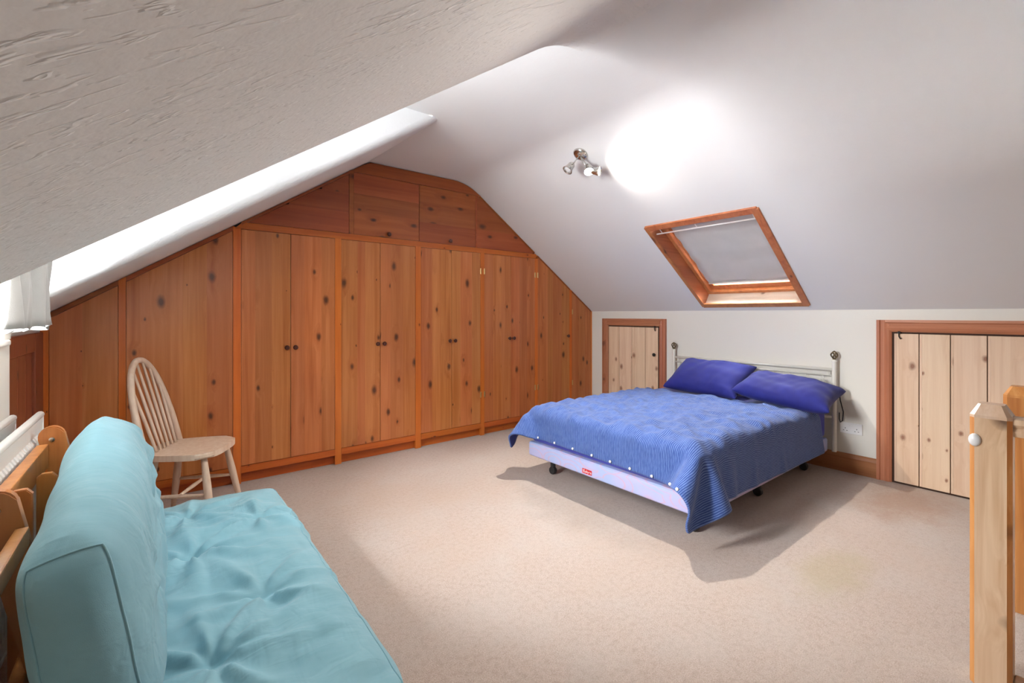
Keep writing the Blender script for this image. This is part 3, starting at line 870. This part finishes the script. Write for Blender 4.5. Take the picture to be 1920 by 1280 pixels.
def duvet():
    # 2.0 x 2.02 m cover laid over the mattress, turned a little, foot and near side hanging
    nu, nv = 44, 46
    LX, LY = 1.71, 1.96
    ang = math.radians(-.8); cx, cy = 2.915, 1.930
    def pos(u, v):
        x = (u-.5)*LX+.34*u*(1-v)**2.5; y = (v-.5)*LY
        return (cx+x*math.cos(ang)-y*math.sin(ang), cy+x*math.sin(ang)+y*math.cos(ang), .585+.012*math.sin(9*u+4*v)+.012*math.sin(13*v-5*u)+.008*math.sin(23*u+17*v))
    P, E, D, Bn, F, uv, idx = grid_cloth(nu, nv, pos)
    flat = np.c_[uv[:, 0]*LX+.34*uv[:, 0]*(1-uv[:, 1])**2.5, uv[:, 1]*LY, 0*uv[:, 0]]
    EE = np.vstack([E, D, Bn]); L = rest(flat, EE)
    st = np.r_[np.full(len(E), 1.), np.full(len(D), .5), np.full(len(Bn), .22)]
    # puffed filling: cloth shrinks a bit less than the plan so it rucks
    col = chain(rbox(((BX0+BX1)/2+.0, (BY0+BY1)/2, .26), ((BX1-BX0)/2+.018, (BY1-BY0)/2+.015, .275), .075), floor_at(.03))
    P = pbd(P, EE, L, 160, 24, (0, 0, -.0002), collide=col, stiff=st, damp=.97, fric=.75)
    P = upsample(P, nu, nv); nu, nv = 2*nu-1, 2*nv-1
    _, E, D, Bn, F, uv, idx = grid_cloth(nu, nv, pos); flat = np.c_[uv[:, 0]*LX+.34*uv[:, 0]*(1-uv[:, 1])**2.5, uv[:, 1]*LY, 0*uv[:, 0]]
    # quilted loft and creases
    top = np.clip((P[:, 2]-.30)/.2, 0, 1)
    r = np.random.RandomState(5); h = np.zeros(len(P))
    for k in range(16):
        a = r.uniform(0, 6.28); fq = r.uniform(7, 34)
        s = np.sin((flat[:, 0]*math.cos(a)+flat[:, 1]*math.sin(a))*fq+r.uniform(0, 6.28)+1.4*np.sin(flat[:, 0]*3+flat[:, 1]*2+k))
        h += (1-np.abs(s))**2*1.0
    h = h/16
    P[:, 2] += top*(h-.3)*.12
    # the middle of the cover is loftier than its edge
    ex = np.minimum(flat[:, 0], LX-flat[:, 0]); ey = np.minimum(flat[:, 1], LY-flat[:, 1])
    P[:, 2] += top*np.clip(np.minimum(ex, ey)/.5, 0, 1)*.022
    r_ = root('duvet', 'blue pinstriped duvet draped over the double bed', 'duvet', (cx, cy, .5))
    o = mesh_obj('cover', P, F, M_duvet, r_, uv=flat[:, :2], sub=1)
    o.data.materials.append(M_lining)
    m = o.modifiers.new('loft', 'SOLIDIFY'); m.thickness = .012; m.offset = -1; m.material_offset = 1; m.material_offset_rim = 0
    # fastening studs along the foot hem
    for k, v in enumerate((12, 20, 27, 34, 41, 48, 56, 64, 72)):
        p = P[idx[0, v]]; q = P[idx[3, v]]; d = Vector(p-q); d.normalize()
        n = Vector((-1, 0, .2)).normalized()
        b = B(); c = Vector(p)-d*.014+n*.006
        lathe(b, Matrix.Translation(c) @ zto(n), [(0, 0), (.009, 0), (.008, .004), (0, .006)], 12)
        obj('stud', b, M_plasticw, r_, True)
    return P
duvet()

def pillow(label, sx, sy, M, seed, press):
    P, F, look = pillow_bag(26, 36, sx, sy)
    E, D = mesh_edges(F); L = rest(P, E); Ld = rest(P, D)
    P = P+np.c_[0*P[:, 0], 0*P[:, 0], lumps(P, .004, 14, seed)]
    EE = np.vstack([E, D]); LL = np.r_[L, Ld]; st = np.r_[np.full(len(E), 1.), np.full(len(D), .45)]
    P = pbd(P, EE, LL, 90, 6, (0, 0, 0), tri_of(F), lambda s: press*min(1, s/25), stiff=st, damp=.9)
    P[:, 2] += (lumps(P, .020, 14, seed+3)+lumps(P, .014, 34, seed+5))*np.clip((P[:, 2])/.05, 0, 1)
    Pw = np.array([list(M @ Vector(p)) for p in P])
    base = Pw.mean(0); base[2] = Pw[:, 2].min()
    o = mesh_obj('pillow', Pw, F, M_navy, at=tuple(base), sub=1)
    tag(o, label, 'pillow'); return o
def frame(o, ex, ey):
    ex = Vector(ex).normalized(); ey = Vector(ey); ey = (ey-ex*ey.dot(ex)).normalized(); ez = ex.cross(ey)
    return Matrix((( ex.x, ey.x, ez.x, o[0]), (ex.y, ey.y, ez.y, o[1]), (ex.z, ey.z, ez.z, o[2]), (0, 0, 0, 1)))
pillow('plump blue pillow leaning on the headboard, nearer the narrow plank door', .50, .70, frame((3.985, 2.145, .664), (.80, 0, .46), (.02, 1, .05)), 1, .060)
pillow('blue pillow lying flatter, at the bed side nearer the power socket', .50, .70, frame((3.955, 1.475, .632), (.94, .05, .20), (-.03, 1, .13)), 2, .055)

# ------------------------------------------------------------------ futon sofa
FU = root('futon_sofa', 'teal futon sofa on a pine frame beside the radiator', 'sofa', (.12, 1.85, 0))
def futon_bag(nx, ny, nz, sx, sy, sz, tufts, seed, press, steps=110, slack=1.035, grav=0.0, tie=.30):
    P, F, look = bag(nx, ny, nz, sx, sy, sz)
    E, D = mesh_edges(F); rs = np.random.RandomState(seed)
    L = rest(P, E)*slack; Ld = rest(P, D)*slack
    ex = []; le = []
    for u, v, gap in tufts:
        i, j = int(round(u*nx)), int(round(v*ny)); ex.append((look[(i, j, nz)], look[(i, j, 0)])); le.append(gap)
    # ticking ties keep the bag box-shaped
    for i in range(2, nx-1, 3):
        for j in range(2, ny-1, 3):
            ex.append((look[(i, j, nz)], look[(i, j, 0)])); le.append(sz*1.05+.012*rs.randn())
    P = P+np.c_[lumps(P, .006, 9, seed), lumps(P, .006, 9, seed+1), lumps(P, .012, 12, seed+2)]
    EE = np.vstack([E, D, np.array(ex)]); LL = np.r_[L, Ld, le]
    st = np.r_[np.full(len(E), 1.), np.full(len(D), .4), np.full(len(tufts), 1.), np.full(len(ex)-len(tufts), tie)]
    P = pbd(P, EE, LL, steps, 6, (0, 0, grav), tri_of(F), lambda s: press*min(1, s/30), stiff=st, damp=.88,
            collide=floor_at(-sz/2-.015))
    return P, F, look
def relax(P, F, n, keep=None):
    E, _ = mesh_edges(F); cnt = np.bincount(E.ravel(), minlength=len(P))[:, None]
    for _i in range(n):
        for w in (.55, -.30):
            a = np.zeros_like(P)
            for d in range(3): a[:, d] = np.bincount(E[:, 0], P[E[:, 1], d], len(P))+np.bincount(E[:, 1], P[E[:, 0], d], len(P))
            P = P+(a/cnt-P)*w
    return P
def creases(P, N, pts, amp, seed):
    """radiating gathers round the tuft points, pressed along the vertex normals"""
    h = np.zeros(len(P)); r = np.random.RandomState(seed)
    for (x, y, rad) in pts:
        dx, dy = P[:, 0]-x, P[:, 1]-y; d = np.sqrt(dx*dx+dy*dy); a = np.arctan2(dy, dx)
        ph = r.uniform(0, 6.28); k = r.choice([7, 8, 9])
        h += (1-np.abs(np.sin(a*k/2+ph+.6*np.sin(a*2+ph))))**2*np.exp(-(d/rad)**2)*np.clip(d/.06, 0, 1)
    return h*amp
def vnorm(P, F):
    t = tri_of(F); nn = np.cross(P[t[:, 1]]-P[t[:, 0]], P[t[:, 2]]-P[t[:, 0]]); a = np.zeros_like(P)
    for k in range(3):
        for d in range(3): a[:, d] += np.bincount(t[:, k], nn[:, d], len(P))
    return a/np.maximum(np.linalg.norm(a, axis=1), 1e-9)[:, None]
def place(P, M): return np.array([list(M @ Vector(p)) for p in P])
# seat: local x = across the seat (wall -> room), local y along
SXW, SYL, SZT = .62, 1.68, .15
tf = [(.40, .62, .055), (.66, .38, .07), (.42, .22, .06), (.40, .86, .10), (.80, .74, .10)]
P, F, lk = futon_bag(44, 98, 7, SXW, SYL, SZT, tf, 11, .035, slack=1.06); P = relax(P, F, 4)
pts = [((u-.5)*SXW, (v-.5)*SYL, .22) for u, v, g in tf]
P = P+vnorm(P, F)*(creases(P, None, pts, .042, 4)*(P[:, 2] > 0))[:, None]
P[:, 2] += (P[:, 2] > 0)*lumps(P, .016, 11, 8)
xn = np.clip(np.abs(P[:, 0])/(SXW/2), 0, 1.2); yn = np.clip(np.abs(P[:, 1])/(SYL/2), 0, 1.2)
P[:, 1] *= 1-.055*xn**5*(P[:, 1] > -9); P[:, 2] = np.where(P[:, 2] > 0, P[:, 2]*(1-.16*np.maximum(xn, yn)**7), P[:, 2])
Pw = place(P, T(.165, 1.850, .262))
o = mesh_obj('seat_mattress', Pw, F, M_teal, FU, sub=1)
# piping along the top seams of the seat
def seam(pts, parent, rad=.0022):
    b = B(); tube(b, [Vector(p) for p in pts], rad, 6); obj('seam', b, M_teal, parent, True)
seam([Pw[lk[(44, j, 7)]] for j in range(99)], o); seam([Pw[lk[(i, 98, 7)]] for i in range(45)], o)
# back: local x up the back, y along, z thickness (towards the room)
BXH, BYL, BZT = .46, 1.33, .175
tfb = [(.45, .25, .13), (.45, .55, .13), (.45, .82, .13), (.78, .93, .09)]
P, F, lk2 = futon_bag(34, 78, 9, BXH, BYL, BZT, tfb, 23, .05, slack=1.06, tie=.10); P = relax(P, F, 26)
pts = [((u-.5)*BXH, (v-.5)*BYL, .20) for u, v, g in tfb]
P = P+vnorm(P, F)*(creases(P, None, pts, .024, 9)*(P[:, 2] > 0))[:, None]
P[:, 2] += lumps(P, .02, 8, 31)
# the top of the back slumps forward at its far end and sags between
top = np.clip(P[:, 0]/BXH+.5, 0, 1)
P[:, 0] -= top*.030*np.sin((P[:, 1]/BYL+.5)*math.pi*2.0+.4)
xn = np.clip(np.abs(P[:, 0])/(BXH/2), 0, 1.25); yn = np.clip(np.abs(P[:, 1])/(BYL/2), 0, 1.25)
P[:, 1] *= 1-.050*xn**4; P[:, 0] *= 1-.10*yn**5; P[:, 2] *= 1-.13*yn**6-.10*xn**6
M = frame((-.112, 1.885, .560), (-.17, 0, 1), (0, 1, 0))
# frame(): ex=up the back, ey=along y, ez = ex x ey -> points to -x; flip so that +z local faces the room
M = M @ Matrix.Diagonal((1, 1, -1, 1)); F2 = F[:, ::-1]
Pw = place(P, M)
bk = mesh_obj('back_mattress', Pw, F2, M_teal, FU, sub=1)
nb = (34, 78, 9)
loopn = [(i, 0, nb[2]) for i in range(nb[0]+1)]+[(nb[0], 0, k) for k in range(nb[2]-1, -1, -1)]+[(i, 0, 0) for i in range(nb[0]-1, -1, -1)]
seam([Pw[lk2[q]] for q in loopn], bk)

def fwood(name, bm, label=None, parent=FU): return obj(name, bm, M_futonw, parent, label=label)
def round_post(y, x, ztop, zbot, w, lean, hw=.014):
    """rounded-top board facing along y"""
    pts = [(-w/2, zbot), (w/2, zbot)]+[(w/2*math.cos(t), ztop-w/2+w/2*math.sin(t)) for t in np.linspace(0, math.pi, 11)]
    b = prism(B(), [(p, -hw, q) for p, q in pts], (0, 2*hw, 0), .004)
    b.transform(T(x, y, 0) @ Matrix.Translation((0, 0, ztop)) @ Matrix.Rotation(-lean, 4, 'Y') @ Matrix.Translation((0, 0, -ztop)))
    return b
for y, x, zt in ((2.30, -.302, .838), (1.585, -.302, .825)):
    p = fwood('post', round_post(y, x, zt, .02, .070, .20))
    b = B(); lathe(b, T(x+.008, y-.014, zt-.045) @ zto((0, -1, 0)), [(0, -.002), (.0085, -.002), (.008, .004), (.003, .005), (.003, .002), (0, .002)], 14); obj('bolt', b, M_chrome, p)
def oct_slat(y, x, ztop, w=.046):
    pts = [(-w/2, .20), (w/2, .20), (w/2, ztop-.014), (w/4, ztop), (-w/4, ztop), (-w/2, ztop-.010)]
    b = prism(B(), [(p+x, y-.010, q) for p, q in pts], (0, .02, 0), .002); return b
for y, x, z in ((1.76, -.285, .772), (2.02, -.270, .742), (1.30, -.285, .735)): fwood('slat', oct_slat(y, x, z))
b = B(); box(b, -.330, -.300, 1.66, 2.27, .700, .782, .004, 2); fwood('back_rail', b)
b = B(); box(b, -.262, -.238, .98, 1.56, .690, .735, .004, 2); fwood('back_rail', b)
b = B(); box(b, -.275, -.245, 1.05, 2.60, .30, .38, .004, 2); fwood('back_rail', b)
for x in (-.20, .12, .46):
    b = B(); box(b, x-.02, x+.02, 1.02, 2.70, .09, .155, .004, 2); fwood('seat_rail', b)
for k in range(9):
    y = 1.04+k*.2; b = B(); box(b, -.22, .48, y-.03, y+.03, .152, .172, .003); fwood('seat_slat', b)
for x in (-.25, .44):
    for y in (1.08, 2.64):
        b = B(); box(b, x-.025, x+.025, y-.025, y+.025, .002, .10, .004); fwood('foot', b)

# ------------------------------------------------------------------ chair
def chair():
    c0 = Vector((.165, 3.355, 0)); fw = Vector((.885, -.465, 0)).normalized(); sd = Vector((-fw.y, fw.x, 0))
    r = root('spindle_back_chair', 'pale wooden hoop-backed spindle chair in front of the wardrobe', 'chair', (c0.x, c0.y, 0))
    def W(f, s, z): v = c0+fw*f+sd*s; return Vector((v.x, v.y, z))
    sz = .445
    # seat outline: narrow rounded back, wide front
    out = []
    for k in range(48):
        a = 2*math.pi*k/48; ca, sa_ = math.cos(a), math.sin(a)
        e = .62
        f = .205*math.copysign(abs(ca)**e, ca); s = .205*math.copysign(abs(sa_)**e, sa_)*(1+.10*f/.205)
        out.append((f, s))
    b = B(); prism(b, [W(f, s, sz-.034) for f, s in out], (0, 0, .034))
    tops = [f for f in b.faces if len(f.verts) > 10]
    es = list({e for f in tops for e in f.edges}); bmesh.ops.bevel(b, geom=es, offset=.009, segments=3, affect='EDGES')
    autosmooth(obj('seat', b, M_chair, r), 40)
    lean = .13; hb, hs, ht = -.150, .175, .968
    def hoop(t):
        # t 0..1 from one foot of the hoop over the top to the other
        a = math.pi*t
        s = hs*math.cos(a)*(1.0+.07*math.sin(a)); 
        z = sz-.02+(ht-sz+.02)*(math.sin(a)**.80 if a > 0 else 0)
        return W(hb-lean*((z-sz)/(ht-sz)), s, z)
    ts = np.linspace(0.0, 1, 41)
    b = B(); tube(b, [hoop(t) for t in ts], [.017 if .12 < t < .88 else .0185 for t in ts], 12); obj('back_hoop', b, M_chair, r, True)
    for k in range(6):
        s = (-.118+.2360*k/5)
        # find hoop height over a slightly fanned top position
        st_ = s*1.12
        best = min(np.linspace(.06, .94, 200), key=lambda t: abs((hoop(t)-c0).dot(sd)-st_))
        tp = hoop(best); bt = W(hb+.02, s*.85, sz-.012)
        b = B(); tube(b, [bt.lerp(tp, q) for q in np.linspace(0, 1, 7)], [.0075, .0085, .0095, .0095, .0085, .007, .006], 10); obj('spindle', b, M_chair, r, True)
    for f, s in ((.13, .14), (.13, -.14), (-.12, .125), (-.12, -.125)):
        tp = W(f, s, sz-.02); bt = W(f*1.55, s*1.42, .001)
        b = B(); tube(b, [tp.lerp(bt, q) for q in np.linspace(0, 1, 8)], [.015, .017, .0195, .021, .020, .018, .0155, .013], 14); obj('leg', b, M_chair, r, True)
    for s in (1, -1):
        a = W(.13*1.3, s*.14*1.23, .20); c = W(-.12*1.3, s*.125*1.23, .20)
        b = B(); tube(b, [a.lerp(c, q) for q in np.linspace(0, 1, 5)], [.008, .010, .012, .010, .008], 10); obj('stretcher', b, M_chair, r, True)
    a = W(.01, .155, .20); c = W(.01, -.155, .20)
    b = B(); tube(b, [a.lerp(c, q) for q in np.linspace(0, 1, 5)], [.008, .010, .012, .010, .008], 10); obj('stretcher', b, M_chair, r, True)
chair()

# ------------------------------------------------------------------ radiator under the dormer window
def radiator():
    r = root('radiator', 'white double-panel radiator on the wall under the dormer window', 'radiator', (-.40, 1.9, .26))
    y0, y1, z0, z1 = 1.28, 2.49, .26, .855
    for x, h in ((-.352, 0.0), (-.425, -.004)):
        b = B(); prof = []
        n = int((y1-y0-.06)/.033)
        V0, V1 = [], []
        ys = [y0, y0+.03]
        # pressed vertical flutes
        for k in range(n):
            a = y0+.03+k*.033
            ys += [a+.006, a+.012, a+.024, a+.030]
        ys = sorted(set(round(q, 4) for q in ys))+[y1-.02, y1]
        ys = sorted(set(ys))
        def dx(y):
            if y < y0+.031 or y > y1-.031: return 0
            ph = ((y-y0-.03) % .033)/.033
            return .009 if .3 < ph < .8 else 0
        rows = [z0, z0+.045, z0+.06, z1-.075, z1-.06, z1]
        G = [[b.verts.new((x+(dx(y) if 2 <= i <= 3 else (0 if i in (1, 4) else .004)), y, z+h)) for y in ys] for i, z in enumerate(rows)]
        for i in range(len(rows)-1):
            for j in range(len(ys)-1): b.faces.new((G[i][j], G[i][j+1], G[i+1][j+1], G[i+1][j]))
        o = obj('panel', b, M_white, r)
        m = o.modifiers.new('t', 'SOLIDIFY'); m.thickness = .012; m.offset = 0
        b = B(); tube(b, [(x, y0, z1+h), (x, y1, z1+h)], .0125, 10); tube(b, [(x, y0, z0+h), (x, y1, z0+h)], .0125, 10); obj('panel_edge', b, M_white, r, True)
        for y in (y0, y1):
            b = B(); tube(b, [(x, y, z0+h), (x, y, z1+h)], .010, 8); obj('panel_edge', b, M_white, r, True)
    b = B()
    for k in range(34):
        y = y0+.04+k*.0345
        box(b, -.417, -.362, y-.0006, y+.0006, z0+.05, z1-.05)
    obj('fins', b, M_white, r)
    for y in (y0+.1, y1-.1):
        b = B(); box(b, XL+.0005, -.43, y-.015, y+.015, z0+.05, z1-.05); obj('wall_bracket', b, M_white, r)
    b = B(); tube(b, [(-.39, y1-.05, z0), (-.39, y1-.05, .002)], .0075, 10); obj('pipe', b, M_white, r, True)
    b = B(); tube(b, [(-.39, y0+.05, z0), (-.39, y0+.05, .002)], .0075, 10); obj('pipe', b, M_white, r, True)
radiator()

# ------------------------------------------------------------------ curtain gathered at the side of the dormer window
def curtain():
    r = root('curtain', 'short grey gathered curtain hanging at the dormer window', 'curtain', (-.35, 2.1, 1.19))
    b = B(); y0, y1, z0, z1 = 1.93, 2.585, 1.188, 2.34
    ny, nz = 150, 40; V = []
    for i in range(nz+1):
        t = i/nz; row = []
        for j in range(ny+1):
            s = j/ny
            spread = 1.0+.10*(1-t)**2
            y = y1-(y1-y0)*(1-s)*(.93+.07*(1-t))-.04*t
            ph = s*2*math.pi*4.2
            fold = .030*math.sin(ph+.5*math.sin(t*3+s*5))+.010*math.sin(2.3*ph+t*4)
            x = -.352+fold*(.55+.45*(1-t))+.006*math.sin(t*22+s*31)*math.sin(s*17)
            row.append(b.verts.new((x, y, z0+(z1-z0)*t+.010*math.sin(ph*1.0+.7)*(1-t)**3)))
        V.append(row)
    for i in range(nz):
        for j in range(ny): b.faces.new((V[i][j], V[i+1][j], V[i+1][j+1], V[i][j+1]))
    o = obj('cloth', b, M_curtain, r, True); m = o.modifiers.new('t', 'SOLIDIFY'); m.thickness = .006
    b = B(); tube(b, [(-.352, 1.60, 2.355), (-.352, 2.64, 2.355)], .011, 12); obj('pole', b, M_white, r, True)
    for y in (1.63, 2.62):
        b = B(); box(b, XL-.001, -.34, y-.008, y+.008, 2.343, 2.367, .002); obj('pole_bracket', b, M_white, r)
curtain()

# ------------------------------------------------------------------ newel posts and handrail at the stair head
def newel(label, x, y, w, top, M_newel=M_newel):
    r = root('newel_post', label, 'newel post', (x, y, 0))
    h = w/2; c = .012
    ring = [(h-c, -h), (h, -h+c), (h, h-c), (h-c, h), (-h+c, h), (-h, h-c), (-h, -h+c), (-h+c, -h)]
    b = B(); prism(b, [(x+px, y+py, .002) for px, py in ring], (0, 0, top-.045-.002)); sh = obj('shaft', b, M_newel, r)
    sh.data.materials.append(M_newel2)
    for p in sh.data.polygons:
        if min(abs(p.normal.x), abs(p.normal.y)) > .3: p.material_index = 1
    # low hipped cap, chamfered
    b = B(); k = .62
    V0 = [b.verts.new((x+px, y+py, top-.045)) for px, py in ring]; V1 = [b.verts.new((x+px, y+py, top-.036)) for px, py in ring]; V2 = [b.verts.new((x+px*k, y+py*k, top)) for px, py in ring]
    for A_, C_ in ((V0, V1), (V1, V2)):
        for i in range(8): b.faces.new((A_[i], A_[(i+1) % 8], C_[(i+1) % 8], C_[i]))
    b.faces.new(V2); b.faces.new(V0[::-1]); obj('cap', b, M_newel, r)
    return r
n1 = newel('weathered pine newel post carrying the handrail and a white bumper', 2.205, .195, .098, .940)
b = B(); lathe(b, T(2.205-.049, .195+.036, .820) @ Matrix.Rotation(-math.pi/2, 4, 'Y') @ Matrix.Diagonal((1.25, .9, 1, 1)), [(.017, 0), (.017, .004), (.012, .010), (0, .012)], 16); obj('bumper', b, M_plasticw, n1, True, 'white plastic bumper')
newel('orange pine newel post with a dark knot in its cap, across the stair opening', 2.86, .165, .105, .937, M_newel2)
def handrail(name, x, y1, y0, zt, label):
    r = root(name, label, 'handrail', (x, y1, zt-.06))
    pr = [(-.024, -.062), (.024, -.062), (.030, -.045), (.022, -.034), (.034, -.022), (.032, -.006), (.018, 0), (-.018, 0), (-.032, -.006), (-.034, -.022), (-.022, -.034), (-.030, -.045)]
    b = prism(B(), [(x+px, y1, zt+pz) for px, pz in pr], (0, y0-y1, 0)); autosmooth(obj('rail', b, M_newel, r), 25)
    b = B(); box(b, x-.03, x+.03, y0, y1, .002, .05, .004); obj('base_rail', b, M_newel, r)
    k = 0
    yy = y1-.55
    while yy > y0+.05:
        b = B(); box(b, x-.016, x+.016, yy-.016, yy+.016, .05, zt-.062, .003); obj('baluster', b, M_newel, r); yy -= .12
handrail('handrail', 2.205, .146, -2.0, .905, 'pine handrail with balusters running from the weathered newel post')

# ------------------------------------------------------------------ double socket
def socket():
    r = root('power_socket', 'white double power socket low on the cream wall beside the bed', 'socket', (XR-.005, 1.14, .345))
    y0, y1, z0, z1 = 1.066, 1.212, .302, .388
    b = B(); box(b, XR-.010, XR-.001, y0, y1, z0, z1, .003, 2); p = obj('plate', b, M_plasticw, r)
    for yc in (1.102, 1.176):
        for dy, dz, w, h in ((0, .006, .004, .009), (.011, -.012, .008, .004), (-.011, -.012, .008, .004)):
            b = B(); box(b, XR-.0108, XR-.0095, yc+dy-w/2, yc+dy+w/2, z0+.036+dz-h/2, z0+.036+dz+h/2); obj('slot', b, M_black, p)
    for yc in (1.127, 1.151):
        b = B(); box(b, XR-.0135, XR-.009, yc-.006, yc+.006, z1-.030, z1-.012, .002); obj('switch', b, M_plasticw, p)
socket()
b = B(); tube(b, [(4.262, 1.215, .66), (4.258, 1.205, .56), (4.262, 1.185, .47), (4.262, 1.19, .40), (4.262, 1.205, .385), (4.262, 1.212, .41), (4.262, 1.212, .46)], .004, 8)
tag(obj('power_cable', b, M_cable, smooth=True, at=(4.262, 1.22, .385)), 'black flex looping down from the headboard beside the bed', 'cable')

# ------------------------------------------------------------------ ceiling spotlight
def spotlight():
    base = Vector((2.560, 2.40, cR+mR*2.560)); nrm = Vector((-math.sin(TH), 0, -math.cos(TH)))
    r = root('ceiling_spotlight', 'satin nickel three-headed spotlight on the sloping ceiling', 'light', tuple(base))
    b = B(); lathe(b, Matrix.Translation(base) @ zto(nrm), [(0, 0), (.058, 0), (.058, .010), (.048, .022), (.020, .028), (0, .029)], 24); autosmooth(obj('base', b, M_chrome, r), 40)
    heads = [(( -.055, .040, -.085), (-.60, .15, -.78), True, 0), ((.010, -.055, -.105), (-.32, -.42, -.85), True, LAMP_DOWN), ((.040, -.085, -.120), (.40, -.88, -.22), True, LAMP_WASH)]
    for off, d, lit, pw in heads:
        c = base+Vector(off)*1.25; d = Vector(d).normalized()
        b = B(); s0 = base+nrm*.022; tube(b, [s0, s0.lerp(c, .5)+nrm*.012, c-d*.010], .005, 8); obj('arm', b, M_chrome, r, True)
        b = B(); lathe(b, Matrix.Translation(c) @ zto(d), [(q*1.3, w*1.3 if w < .01 else w) for q, w in [(0, -.030), (.014, -.030), (.020, -.022), (.022, 0), (.029, .030), (.031, .034), (.028, .034), (.020, .006), (0, .006)]], 20)
        h = autosmooth(obj('head', b, M_chrome, r), 40)
        b = B(); lathe(b, Matrix.Translation(c+d*.020) @ zto(d), [(0, -.012), (.025, -.010), (.030, .004), (.022, .008), (0, .009)], 16)
        obj('bulb', b, M_bulb if pw else M_plasticw, h, True)
        if pw:
            L = bpy.data.lights.new('spot_beam', 'SPOT'); L.energy = pw; L.color = (1.0, .93, .84); L.shadow_soft_size = .022
            L.spot_size = math.radians(135 if pw == LAMP_DOWN else 150); L.spot_blend = .6 if pw == LAMP_DOWN else 1.0
            lo = bpy.data.objects.new('spot_beam', L); COL.objects.link(lo); lo.parent = h
            lo.matrix_local = Matrix.Translation(c+d*.040-base) @ zto(-d)
spotlight()
